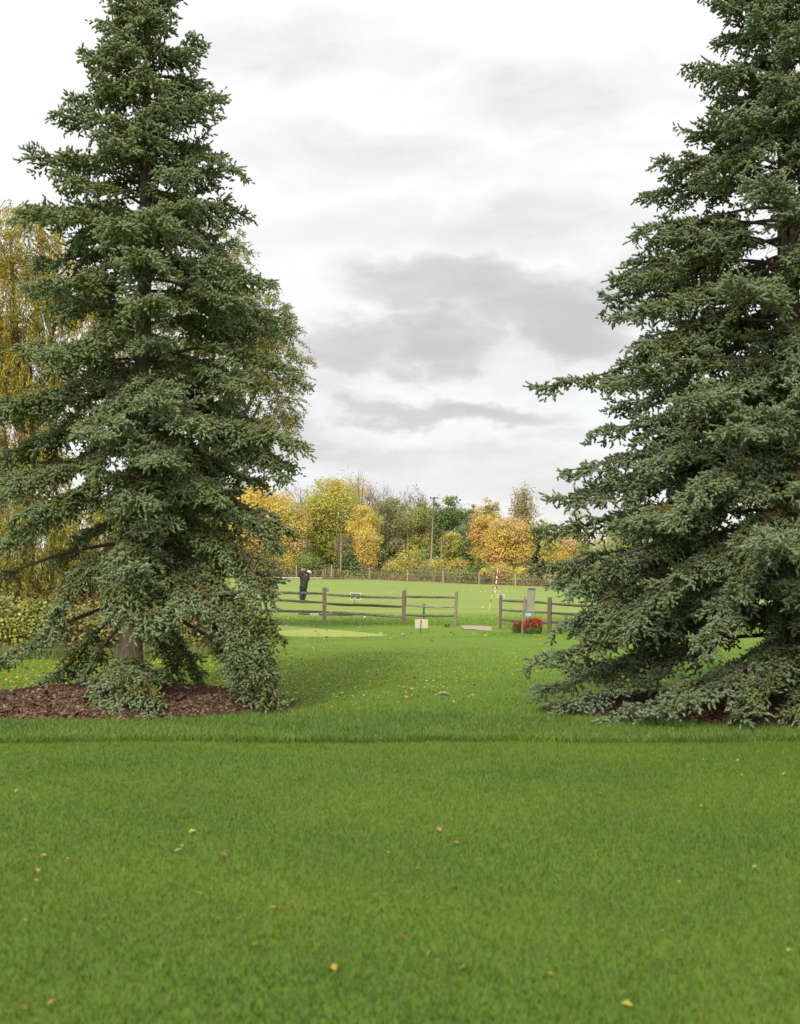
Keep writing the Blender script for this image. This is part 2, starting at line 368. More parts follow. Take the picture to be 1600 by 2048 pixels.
# mulch beds
def bed(cx, cy, rx, ry, hgt, label, n, seed):
    r = np.random.default_rng(seed); na, nr = 72, 16
    th = np.arange(na) * 2 * np.pi / na
    wob = 1 + .03 * np.sin(3 * th + seed) + .02 * np.sin(7 * th)
    V = [(cx, cy, hgt)]
    for k in range(1, nr + 1):
        t = k / nr; rr = t * wob; z = hgt * (1 - t ** 2.2) + .012 * (t < .98)
        for a in range(na): V.append((cx + rx * rr[a] * math.cos(th[a]), cy + ry * rr[a] * math.sin(th[a]), z + r.normal(0, .012) * (t < .95) - .01 * (t > .98)))
    f3 = [(0, 1 + a, 1 + (a + 1) % na) for a in range(na)]
    f4 = [(1 + k * na + a, 1 + (k + 1) * na + a, 1 + (k + 1) * na + (a + 1) % na, 1 + k * na + (a + 1) % na) for k in range(nr - 1) for a in range(na)]
    mm = mat('mulch', (.085, .055, .038), .95, noise=((25, 25, 25), .7, (.03, .02, .015)), bump=1.0, spec=.1)
    setp(mesh_obj('mulch_ground', V, [np.array(f3), np.array(f4)], mm, smooth=True), label, None, kind='structure')
    # loose chips
    t = np.sqrt(r.random(n)) * 1.0; a = r.uniform(0, 2 * np.pi, n)
    pos = np.stack([cx + rx * t * np.cos(a), cy + ry * t * np.sin(a), hgt * (1 - t ** 2.2) + .012], -1)
    ln = r.uniform(.010, .034, n) * (1 + 1.2 * (r.random(n) < .06)); wd = ln * r.uniform(.2, .55, n); an = r.uniform(0, np.pi, n); ti = r.normal(0, .45, n)
    d = np.stack([np.cos(an) * np.cos(ti), np.sin(an) * np.cos(ti), np.sin(ti)], -1); s = np.stack([-np.sin(an), np.cos(an), r.normal(0, .3, n)], -1)
    up = np.cross(d, s); up /= np.linalg.norm(up, axis=1)[:, None]
    D = d * ln[:, None]; S = s * wd[:, None]; U = up * .006
    V = np.stack([pos - D - S, pos + D - S * .7, pos + D + S * .8, pos - D + S, pos - D * .9 - S + U, pos + D * .9 - S * .7 + U, pos + D * .9 + S * .8 + U, pos - D * .9 + S + U], 1) + up[:, None] * .006
    k = np.arange(n)[:, None, None] * 8; fq = np.array([(4, 5, 6, 7), (0, 1, 5, 4), (1, 2, 6, 5), (2, 3, 7, 6), (3, 0, 4, 7)])
    pal = np.array([(.145, .085, .050), (.095, .055, .034), (.23, .155, .105), (.38, .30, .22), (.06, .038, .026), (.18, .11, .068)])
    c = pal[r.choice(len(pal), n, p=[.3, .25, .17, .06, .12, .10])] * r.uniform(.8, 1.2, (n, 1))
    setp(mesh_obj('wood_chips', V.reshape(-1, 3), [(k + fq[None]).reshape(-1, 4)], m_chip, None, np.repeat(c, 8, 0)), label + ', loose chips', None, kind='stuff')
bed(*BED1, .22, 'mounded brown mulch bed under the left spruce', 15000, 3)
bed(*BED2, .20, 'brown mulch bed under the right spruce', 12000, 4)

# ------------------------------------------------------------------ spruce builder
def unit(v): return v / (np.linalg.norm(v, axis=-1, keepdims=True) + 1e-9)
def shoot_template(nn, rs):
    ring = lambda r, z, p: [(r * math.cos(a + p), r * math.sin(a + p), z) for a in (0, 2.0944, 4.18879)]
    V = ring(.36, 0, 0) + ring(.58, .3, 1.05) + ring(.55, .72, 0) + [(0, 0, .98)]
    T = []
    for q0 in (0, 3):
        for j in range(3):
            j2 = (j + 1) % 3
            if q0 == 0: T += [(j, j2, 3 + j), (j2, 3 + j2, 3 + j)]
            else: T += [(3 + j, 6 + j2, 6 + j), (3 + j, 3 + j2, 6 + j2)]
    T += [(6, 7, 9), (7, 8, 9), (8, 6, 9)]
    for k in range(nn):
        a = k * 2.399963; z = .0 + .80 * k / nn; w = .08
        er = np.array((math.cos(a), math.sin(a), 0)); et = np.array((-math.sin(a), math.cos(a), 0))
        R = rs.uniform(.9, 1.12) * (1 - .25 * (k / nn) ** 2)
        b = er * .25 + np.array((0, 0, z)); tip = er * R + np.array((0, 0, z + .24))
        i0 = len(V); V += [tuple(b - et * w), tuple(b + et * w), tuple(tip)]; T.append((i0, i0 + 1, i0 + 2))
    return np.array(V), np.array(T)
def poly_sample(pts, n):
    pts = np.asarray(pts, float)
    seg = np.linalg.norm(np.diff(pts, axis=0), axis=1); s = np.r_[0, np.cumsum(seg)]
    # smooth (Catmull-like) by interpolating with many points then box filtering
    u = np.linspace(0, s[-1], n); q = np.stack([np.interp(u, s, pts[:, k]) for k in range(3)], -1)
    for _ in range(4):
        q[1:-1] = .25 * q[:-2] + .5 * q[1:-1] + .25 * q[2:]
    return q, s[-1]
def spruce(name, label, trunk_pts, trunk_r, prims, seed, group, tint=1.0, bark=(.17, .13, .105)):
    rs = np.random.default_rng(seed); base = trunk_pts[0]
    root = thing(name, label, 'spruce tree', base, group)
    tb = MB(); tp, tl = poly_sample(trunk_pts, 24)
    tb.tube(tp, np.interp(np.linspace(0, 1, 24), [0, .03, .1, 1], [trunk_r * 1.5, trunk_r * 1.1, trunk_r, .02]), 14)
    tb.build('trunk', m_sprucebark, root, smooth=True, usecol=False)
    wood = MB()
    SP, SD, SL, SR, SC = [], [], [], [], []
    zhat = np.array((0, 0, 1.))
    for pr in prims:
        n = 26
        q, Lp = poly_sample(pr['pts'], n)
        T = unit(np.gradient(q, axis=0)); S = unit(np.cross(T, zhat + rs.normal(0, .08, 3)))
        r0 = pr.get('r', .008 + .009 * Lp)
        wood.tube(q, np.linspace(r0, .005, n), 6, (.13, .10, .08))
        wmax = pr.get('w', min(.30 + .16 * Lp, .62)) * 1.08; f0 = pr.get('f0', .22); hang = pr.get('hang', .35)
        ns = max(8, int(Lp / .062)); cl = rs.random()   # cluster hue
        for k in range(ns):
            t = (k + rs.random()) / ns
            side = 1 if k % 2 else -1
            o = np.array([np.interp(t, np.linspace(0, 1, n), q[:, c]) for c in range(3)])
            ii = min(n - 1, int(t * n)); Tt, Ss = T[ii], S[ii]
            lenf = min(1, (t - f0) / .22 + .25) * (.28 + .72 * (1 - t) ** .75)
            if t < f0:
                if rs.random() < .75:     # dead bare twigs on the shaded inner limb
                    d = unit(Tt * .5 + Ss * side * .9 + rs.normal(0, .3, 3) - zhat * .3); l2 = rs.uniform(.12, .4)
                    wood.tube([o, o + d * l2 * .5, o + d * l2 - zhat * .08 * l2 + rs.normal(0, .03, 3)], [.005, .003, .0015], 3, (.20, .155, .12), False)
                continue
            ls = wmax * lenf * rs.uniform(.7, 1.15)
            d0 = unit(Tt * .75 + Ss * side * .85 + rs.normal(0, .16, 3) + zhat * rs.normal(-.05, .34))
            m = max(3, int(ls / .05)); u = (np.arange(m) + .5) / m * ls
            pos = o + d0 * u[:, None] - zhat * (hang * u[:, None] ** 1.5)
            dl = unit(d0 - zhat * (hang * 1.5 * np.sqrt(u))[:, None])
            wood.tube([o, pos[len(pos) // 2], pos[-1]], [.006, .004, .002], 3, (.17, .12, .08), False)
            # tertiary twigs, alternating
            for a in range(m):
                for sd2 in (-1, 1):
                    fr = (a + 1) / m
                    lt = rs.uniform(.08, .25) * (1.15 - .6 * fr) * pr.get('ter', 1.0)
                    s2 = unit(np.cross(dl[a], zhat + rs.normal(0, .35, 3)))
                    d2 = unit(dl[a] * .7 + s2 * sd2 * .8 - zhat * hang * rs.uniform(.1, 1.3) + rs.normal(0, .2, 3))
                    c3 = max(2, int(lt / .034)); uu = (np.arange(c3) + .3) / c3 * lt
                    pp = pos[a] + d2 * uu[:, None]
                    sdir_ = np.repeat(d2[None], c3, 0) + rs.normal(0, .62, (c3, 3)) + zhat * .12
                    SP.append(pp); SD.append(unit(sdir_)); SL.append(rs.uniform(.035, .08, c3)); SR.append(rs.uniform(.017, .0245, c3))
                    outer = .35 * t + .35 * fr + rs.normal(0, .16)
                    SC.append(np.stack([np.full(c3, outer) + .25 * (uu / (lt + 1e-3)), np.full(c3, cl)], -1))
            # upward leading shoots along the top of the twig
            SP.append(pos); SD.append(unit(dl + rs.normal(0, .35, dl.shape) + zhat * .5)); SL.append(rs.uniform(.045, .095, m)); SR.append(rs.uniform(.019, .027, m))
            SC.append(np.stack([.25 + .35 * t + .4 * np.arange(m) / m + rs.normal(0, .1, m), np.full(m, cl)], -1))
        # tip leader
        SP.append(q[-4:]); SD.append(unit(T[-4:] + zhat * .15)); SL.append(np.full(4, .12)); SR.append(np.full(4, .02)); SC.append(np.tile([.9, cl], (4, 1)))
    # trunk top leader shoots
    wood.build('branches', m_wood_attr, root)
    SP = np.concatenate(SP); SD = np.concatenate(SD); SL = np.concatenate(SL); SR = np.concatenate(SR); SC = np.concatenate(SC)
    ok = SP[:, 2] > .03 + gz(SP[:, 0], SP[:, 1]); SP, SD, SL, SR, SC = SP[ok], SD[ok], SL[ok], SR[ok], SC[ok]
    n = len(SP); print(name, 'shoots', n)
    TV, TT = shoot_template(15, rs); nv = len(TV)
    ex = unit(np.cross(SD, rs.normal(0, 1, (n, 3)))); ey = np.cross(SD, ex)
    V = SP[:, None] + (TV[None, :, 0, None] * ex[:, None] + TV[None, :, 1, None] * ey[:, None]) * SR[:, None, None] + TV[None, :, 2, None] * (SD * SL[:, None])[:, None]
    Fc = (np.arange(n)[:, None, None] * nv + TT[None]).reshape(-1, 3)
    blue = np.array((.228, .285, .168)); green = np.array((.145, .180, .068)); olive = np.array((.220, .188, .050)); brown = np.array((.175, .135, .075))
    o_, cl = SC[:, :1], SC[:, 1:]
    # older needles are olive, the current year's growth glaucous
    ph = np.sin(SP[:, :1] * 5.1 + SP[:, 2:] * 4.3 + seed) * np.sin(SP[:, 1:2] * 6.2 + SP[:, 2:] * 3.1)
    f = np.clip(o_ + .04 + .26 * ph + .22 * (cl - .5), 0, 1)
    c = np.where(f < .35, olive * (1 - f / .35) + green * f / .35, green + (blue - green) * np.clip((f - .35) / .4, 0, 1))
    dead = (rs.random((n, 1)) < .012 + .05 * (f < .25)); c = np.where(dead, brown, c)
    c = c * rs.uniform(.78, 1.22, (n, 1)) * np.array(tint)
    cv = np.repeat(c, nv, 0)
    mesh_obj('crown', V.reshape(-1, 3), [Fc], m_needle, root, cv, smooth=True)
    return root

def rand_prims(base, H, z0, z1, prof, n, seed, s0, s1, w=None, skip=None):
    """branches spiralling up the trunk; prof(z) is the reach at height z"""
    rs = np.random.default_rng(seed); out_ = []
    for k in range(n):
        fz = (k + rs.uniform(-.3, .3)) / n
        z = z0 + (z1 - z0) * fz; a = k * 2.399963 + rs.normal(0, .25)
        R = prof(z) * rs.uniform(.72, 1.1)
        if R < .15: continue
        a0, a1 = s0(z), s1(z)
        if skip and skip(z, a): continue
        t = np.linspace(0, 1, 8)
        dz = R * (a0 * t + a1 * t ** 2 + .16 * t ** 4) + rs.normal(0, .05) * R * t
        bend = rs.normal(0, .18) * t ** 2 * R
        x = base[0] + R * t * math.sin(a) + bend * math.cos(a); y = base[1] - R * t * math.cos(a) + bend * math.sin(a)
        out_.append(dict(pts=np.stack([x, y, base[2] + z + dz], -1), f0=.25 if R > 1 else .12, hang=rs.uniform(.2, .6), ter=rs.uniform(.85, 1.2)))
    return out_
def pp(lst, **kw): return dict(pts=np.array([P(*p) for p in lst]), **kw)

# ------------------------------------------------------------------ left spruce
YL = 13.6
lb = np.array((P(258, 1366, YL)[0], YL, .20))
ltop = P(290, 600, YL)
l_trunk = [lb, P(262, 1250, YL), P(270, 1100, YL), P(285, 800, YL), P(290, 500, YL), (P(292, 300, YL)[0], YL, 10.2)]
l_prof = lambda z: 1.72 if z < 4.9 else max(0., 1.72 * (10.0 - z) / 5.1)
def l_skip(z, a):
    s_ = math.sin(a)
    return (s_ < -.25 and z < 2.7) or (s_ < -.35 and 3.9 < z < 5.8 and math.sin(z * 9.7) > -.25)
pl = rand_prims(np.array((P(278, 900, YL)[0], YL, 0.)), 10, 1.75, 9.9, l_prof, 150, 11,
                lambda z: np.interp(z, [1.5, 4, 8, 10], [.0, .12, .4, .9]), lambda z: np.interp(z, [1.5, 3, 6, 10], [-.62, -.55, -.42, -.3]), skip=l_skip)
pl += [
    pp([(272, 1130, 13.6), (380, 1120, 13.0), (470, 1190, 12.7), (520, 1300, 12.5), (562, 1425, 12.4)], w=.55, hang=.7, f0=.3),
    pp([(272, 1160, 13.6), (400, 1220, 13.1), (470, 1290, 12.8), (520, 1400, 12.5)], w=.5, hang=.7, f0=.4),
    pp([(276, 1110, 13.6), (380, 1150, 12.8), (450, 1230, 12.4), (500, 1340, 12.2)], w=.45, hang=.8, f0=.35),
    pp([(280, 1080, 13.6), (400, 1050, 13.0), (490, 1100, 12.7), (530, 1200, 12.6), (545, 1290, 12.5)], w=.5, hang=.7),
    pp([(275, 1040, 13.6), (400, 1000, 13.1), (500, 1030, 12.9), (553, 1092, 12.8)], w=.45, hang=.6),
    pp([(270, 1195, 13.6), (330, 1222, 13.4), (430, 1280, 13.1), (500, 1370, 12.7), (540, 1430, 12.5)], w=.45, hang=.5, f0=.55, r=.035),
    pp([(268, 1240, 13.8), (330, 1240, 14.2), (375, 1310, 14.5), (425, 1392, 14.7)], w=.4, hang=.6, f0=.25),
    pp([(268, 1250, 13.8), (320, 1270, 14.2), (345, 1330, 14.4), (345, 1388, 14.5)], w=.35, hang=.7, f0=.25),
    pp([(255, 1215, 13.8), (205, 1250, 14.0), (150, 1320, 14.3), (75, 1395, 14.4)], w=.42, hang=.5, f0=.25),
    pp([(255, 1235, 13.7), (200, 1300, 13.9), (170, 1360, 14.1), (140, 1400, 14.2)], w=.35, hang=.6, f0=.3),
    pp([(262, 1310, 13.5), (252, 1325, 12.9), (245, 1360, 12.3), (240, 1428, 12.0)], w=.50, hang=.7, f0=.1, ter=1.2),
    pp([(262, 1320, 13.5), (290, 1345, 12.7), (300, 1380, 12.2), (310, 1432, 12.0)], w=.36, hang=.7, f0=.1, ter=1.2),
    pp([(262, 1320, 13.5), (230, 1345, 12.8), (205, 1380, 12.3), (195, 1430, 12.1)], w=.36, hang=.7, f0=.1, ter=1.2),
    pp([(262, 1080, 13.5), (250, 1110, 12.8), (230, 1160, 12.4), (225, 1235, 12.3)], w=.42, hang=.8, f0=.15),
    pp([(262, 1060, 13.5), (280, 1100, 12.7), (265, 1150, 12.3), (262, 1225, 12.2)], w=.36, hang=.8, f0=.15),
    pp([(268, 1084, 13.6), (225, 1087, 13.5), (120, 1108, 13.3), (20, 1145, 13.1), (-80, 1180, 13.0)], w=.4, hang=.5, f0=.62, r=.030),
    pp([(262, 1200, 13.6), (205, 1217, 13.4), (125, 1247, 13.1), (60, 1285, 12.9), (-10, 1322, 12.8)], w=.45, hang=.5, f0=.42, r=.035),
    pp([(262, 1110, 13.6), (180, 1140, 13.1), (125, 1190, 12.9), (100, 1270, 12.8)], w=.35, hang=.8, f0=.35),
    pp([(280, 850, 13.6), (400, 835, 13.2), (520, 860, 12.9), (612, 888, 12.7)], w=.42, hang=.6, f0=.3),
    pp([(280, 830, 13.6), (420, 830, 13.1), (520, 860, 12.9), (562, 955, 12.9)], w=.40, hang=.8, f0=.35),
    pp([(280, 720, 13.6), (420, 690, 13.2), (530, 715, 13.0), (608, 772, 12.9)], w=.36, hang=.4, f0=.35),
    pp([(280, 610, 13.6), (400, 570, 13.1), (480, 560, 13.0), (542, 562, 12.9)], w=.45, hang=.5, f0=.3),
    pp([(275, 640, 13.6), (170, 600, 13.1), (100, 580, 13.0), (60, 570, 12.9)], w=.34, hang=.4, f0=.3),
    pp([(275, 760, 13.6), (150, 700, 13.1), (80, 690, 13.0), (40, 700, 12.9)], w=.38, hang=.4, f0=.3),
    pp([(275, 800, 13.6), (140, 790, 13.0), (60, 800, 12.8), (0, 830, 12.7)], w=.42, hang=.5, f0=.3),
    pp([(270, 960, 13.6), (140, 930, 13.0), (60, 960, 12.8), (-20, 1010, 12.7)], w=.42, hang=.5, f0=.3),
    pp([(270, 1000, 13.6), (150, 1000, 13.0), (60, 1050, 12.8), (-30, 1110, 12.7)], w=.42, hang=.6, f0=.3),
]
rs_ = np.random.default_rng(31)
def front(bx, by, zs, prof, n, seed):
    r = np.random.default_rng(seed); o = []
    for k in range(n):
        z = r.uniform(*zs); R = prof(z) * r.uniform(.35, .8); a = r.normal(0, .75)
        t = np.linspace(0, 1, 8)
        x = bx + R * t * math.sin(a); y = by - R * t * math.cos(a); zz = z + R * (.15 * t - .75 * t ** 2)
        o.append(dict(pts=np.stack([x, y, zz], -1), f0=.12, hang=r.uniform(.4, .8), w=.34, ter=1.1))
    return o
pl += front(P(278, 900, YL)[0], YL, (1.7, 7.5), l_prof, 26, 3)
spruce('spruce_tree', 'blue green spruce with bare trunk base on a brown mulch mound, on the left', l_trunk, .14, pl, 5, 'spruces on the lawn', tint=(1.03, 1.03, .90))

# ------------------------------------------------------------------ right spruce
YR = 13.0
r_b = np.array((P(1592, 1400, YR)[0], YR, .12)); rx0 = r_b[0]
r_trunk = [r_b, (rx0, YR, 2), (rx0, YR, 5), (rx0, YR, 8), (rx0, YR, 10.9)]
r_prof = lambda z: max(0., np.interp(z, [0, 1.2, 2.2, 5.1, 10.8], [2.6, 2.8, 2.75, 1.95, 0]))
prr = rand_prims(np.array((rx0, YR, 0.)), 10.8, .75, 10.7, r_prof, 185, 23,
                 lambda z: np.interp(z, [.7, 3, 7, 10], [.10, .25, .45, .9]), lambda z: np.interp(z, [.7, 3, 6, 10], [-.38, -.55, -.50, -.3]))
prr += [
    pp([(1590, 560, 13), (1400, 640, 12.7), (1230, 745, 12.6), (1076, 776, 12.5)], w=.42, hang=.5, f0=.3, r=.04),
    pp([(1590, 520, 13), (1420, 580, 12.6), (1310, 620, 12.5), (1240, 632, 12.4)], w=.5, hang=.4, f0=.25),
    pp([(1590, 470, 13), (1450, 500, 12.7), (1350, 530, 12.6), (1292, 560, 12.6)], w=.42, hang=.5, f0=.25),
    pp([(1590, 700, 13), (1400, 800, 12.6), (1270, 850, 12.5), (1195, 862, 12.4)], w=.5, hang=.5, f0=.25),
    pp([(1590, 800, 13), (1350, 880, 12.5), (1210, 930, 12.4), (1130, 942, 12.3)], w=.5, hang=.5, f0=.25),
    pp([(1590, 880, 13), (1350, 950, 12.5), (1200, 990, 12.3), (1106, 1002, 12.2)], w=.5, hang=.5, f0=.25),
    pp([(1590, 960, 13), (1320, 1020, 12.5), (1180, 1050, 12.3), (1082, 1056, 12.3)], w=.52, hang=.55, f0=.25),
    pp([(1590, 1040, 13), (1350, 1080, 12.4), (1230, 1110, 12.3), (1142, 1180, 12.2)], w=.5, hang=.6, f0=.25),
    pp([(1590, 1090, 13), (1400, 1130, 12.6), (1260, 1160, 12.4), (1160, 1235, 12.3)], w=.5, hang=.6, f0=.3),
    pp([(1590, 1110, 13), (1380, 1160, 12.2), (1270, 1200, 12.0), (1190, 1270, 12.0)], w=.5, hang=.5, f0=.3),
    pp([(1590, 1120, 13), (1400, 1190, 12.3), (1200, 1280, 12.0), (1066, 1328, 11.9)], w=.55, hang=.4, f0=.3, r=.045),
    pp([(1590, 1150, 13), (1420, 1230, 12.8), (1260, 1320, 12.6), (1078, 1382, 12.5)], w=.5, hang=.35, f0=.45, r=.04),
    pp([(1590, 1200, 13), (1400, 1290, 12.6), (1250, 1370, 12.3), (1120, 1412, 12.2)], w=.42, hang=.4, f0=.4),
    pp([(1590, 1250, 13), (1450, 1340, 12.0), (1320, 1400, 11.6), (1200, 1440, 11.6)], w=.42, hang=.45, f0=.35),
    pp([(1590, 1240, 13), (1530, 1300, 11.8), (1440, 1380, 11.3), (1300, 1432, 11.3)], w=.42, hang=.45, f0=.35),
    pp([(1590, 1200, 13), (1590, 1280, 11.9), (1540, 1350, 11.3), (1480, 1430, 11.2)], w=.5, hang=.5, f0=.3),
    pp([(1590, 1200, 13), (1630, 1290, 12.0), (1620, 1370, 11.4), (1590, 1440, 11.2)], w=.5, hang=.5, f0=.3),
    pp([(1590, 1100, 13), (1500, 1140, 11.8), (1440, 1220, 11.3), (1400, 1290, 11.1)], w=.5, hang=.6, f0=.3),
    pp([(1590, 1000, 13), (1540, 1030, 11.7), (1500, 1100, 11.1), (1480, 1190, 11.0)], w=.5, hang=.6, f0=.3),
    pp([(1590, 900, 13), (1480, 920, 11.8), (1400, 960, 11.2), (1340, 1040, 11.0)], w=.5, hang=.6, f0=.3),
    pp([(1590, 1060, 13), (1470, 1080, 11.9), (1350, 1150, 11.4), (1270, 1240, 11.3)], w=.5, hang=.6, f0=.3),
]
prr += front(rx0, YR, (1.4, 7.5), r_prof, 26, 4)
spruce('spruce_tree', 'broad blue green spruce with branches sweeping to the ground, on the right', r_trunk, .19, prr, 9, 'spruces on the lawn', tint=(.92, .94, .88))

# ------------------------------------------------------------------ broadleaf trees
def leaf_quads(pos, nrm, size, asp, rs, fold=.25, axis=None):
    """kite shaped leaves; returns V (n*4), F (n,4)"""
    n = len(pos)
    a = unit(np.cross(nrm, rs.normal(0, 1, (n, 3)))) if axis is None else unit(axis)
    b = unit(np.cross(nrm, a))
    s = np.asarray(size).reshape(-1, 1) * np.ones((n, 1))
    up = unit(np.cross(a, b))
    V = np.stack([pos - a * s * .5, pos - b * s * asp * .5 + up * s * fold * asp * .5 - a * s * .05, pos + a * s * .5, pos + b * s * asp * .5 + up * s * fold * asp * .5 - a * s * .05], 1)
    F4 = np.arange(n)[:, None] * 4 + np.arange(4)[None]
    return V.reshape(-1, 3), F4
def pal_colors(pal, n, rs, per=None, jit=.18):
    pal = np.array(pal); k = rs.integers(0, len(pal), n) if per is None else per
    return pal[k] * rs.uniform(1 - jit, 1 + jit, (n, 1))
def broadleaf(label, cx, top, half, low, depth, pals, n, seed, name='deciduous_tree', cat='tree', leaf=.22, lobes=26, solid=.42, limbs=True,
              bark=(.16, .13, .10), group='trees behind the driving range', shape=1.0, lr=(.24, .42), lean=0.0, base_px=None):
    """crown between photo rows top and low, half wide (photo px) around column cx, standing at the given distance"""
    rs = np.random.default_rng(seed)
    ct, clw = P(cx, top, depth), P(cx, low, depth); hw = half * depth / F * (1.12 if depth > 100 else 1)
    zb = float(gz(ct[0], depth)); base = np.array((ct[0] - lean, depth, zb - .1))
    root = thing(name, label, cat, base, group)
    zc = (ct[2] + clw[2]) / 2; hz = max((ct[2] - clw[2]) / 2, .3); dy = hw * .8
    cen = []
    for k in range(lobes):
        for _ in range(30):
            p = rs.uniform(-1, 1, 3); r = np.linalg.norm(p)
            wz = 1 - shape * .35 * max(p[2], 0) ** 2
            if r < 1 and r > .35: break
        rr = rs.uniform(*lr) * min(hw, hz) * 1.15 + .1
        p = np.sign(p) * np.abs(p / max(r, 1e-3)) ** .8 * rs.uniform(.55, 1.0)
        cen.append((ct[0] + p[0] * max(hw - .62 * rr, .1) * wz, depth + p[1] * max(dy - .62 * rr, .1), zc + p[2] * max(hz - .62 * rr, .1), rr))
    for _ in range(9):       # boughs that break the outline
        a_ = rs.uniform(0, 6.28); e_ = rs.uniform(-.3, 1.25); r_ = rs.uniform(.10, .2) * min(hw, hz) + .08
        cen.append((ct[0] + math.cos(a_) * math.cos(e_) * hw * 1.02, depth + math.sin(a_) * math.cos(e_) * dy, zc + math.sin(e_) * hz * 1.0 - r_ * .5, r_))
    cen.append((ct[0], depth, ct[2] - .22 * hw, .25 * hw))
    cen = np.array(cen)
    wts = cen[:, 3] ** 2; wts /= wts.sum()
    k = rs.choice(len(cen), n, p=wts)
    d = unit(rs.normal(0, 1, (n, 3)))
    # sprays: clumps of leaves inside each lobe
    rad = cen[k, 3] * np.where(rs.random(n) < solid, rs.uniform(.78, 1.05, n), rs.uniform(.30, 1.34, n))
    ph = np.sin(d[:, 0] * 5 + k) * np.sin(d[:, 1] * 6 + k * 2) * np.sin(d[:, 2] * 5 + k * 3)
    rad *= 1 + .48 * ph
    pos = cen[k, :3] + d * rad[:, None] * np.array((1, 1, .82)) + rs.normal(0, leaf * .3, (n, 3))
    pos[:, 2] = np.maximum(pos[:, 2], zb + .05)
    nrm = unit(d * .6 + np.array((0, 0, .5)) + rs.normal(0, .55, (n, 3)))
    V, F4 = leaf_quads(pos, nrm, leaf * rs.uniform(.6, 1.25, n), .75, rs)
    lobpal = rs.integers(0, len(pals), len(cen)); mixr = rs.random(n) < .85
    per = np.where(mixr, lobpal[k], rs.integers(0, len(pals), n))
    mesh_obj('crown', V, [F4], m_leaf, root, np.repeat(pal_colors(pals, n, rs, per), 4, 0))
    tb = MB(); top_p = np.array((ct[0], depth, zc + hz * .6)); tr = .012 * (ct[2] - zb) + .05
    mid = (base + top_p) / 2 + rs.normal(0, .1, 3) * hw
    tp = np.array([base, mid, top_p]); tb.tube(poly_sample(tp, 8)[0], np.linspace(tr, tr * .25, 8), 7, bark)
    if limbs:
        q = poly_sample(tp, 20)[0]
        for c in cen[:: max(1, len(cen) // 14)]:
            s0 = q[int(np.clip((c[2] - base[2]) / max(top_p[2] - base[2], .1) * 20 * rs.uniform(.45, .8), 2, 18))]
            m_ = (s0 + c[:3]) / 2 + np.array((0, 0, -.1 * hw)) + rs.normal(0, .05 * hw, 3)
            tb.tube([s0, m_, c[:3], c[:3] + (c[:3] - s0) * .18], np.array((tr * .45, tr * .3, tr * .16, .01)), 5, bark)
    tb.build('trunk', m_wood_attr, root, smooth=True)
    return root
YEL = (.76, .64, .16); GOLD = (.73, .54, .14); ORG = (.70, .46, .17); YG = (.54, .54, .13); LG = (.38, .43, .13); GRN = (.19, .26, .09); DG = (.10, .165, .065)
OLV = (.41, .39, .15); BRN = (.46, .34, .18); TAN = (.68, .54, .28); RED = (.42, .09, .04); GRY = (.38, .34, .24); SAGE = (.30, .35, .17)
bt = broadleaf
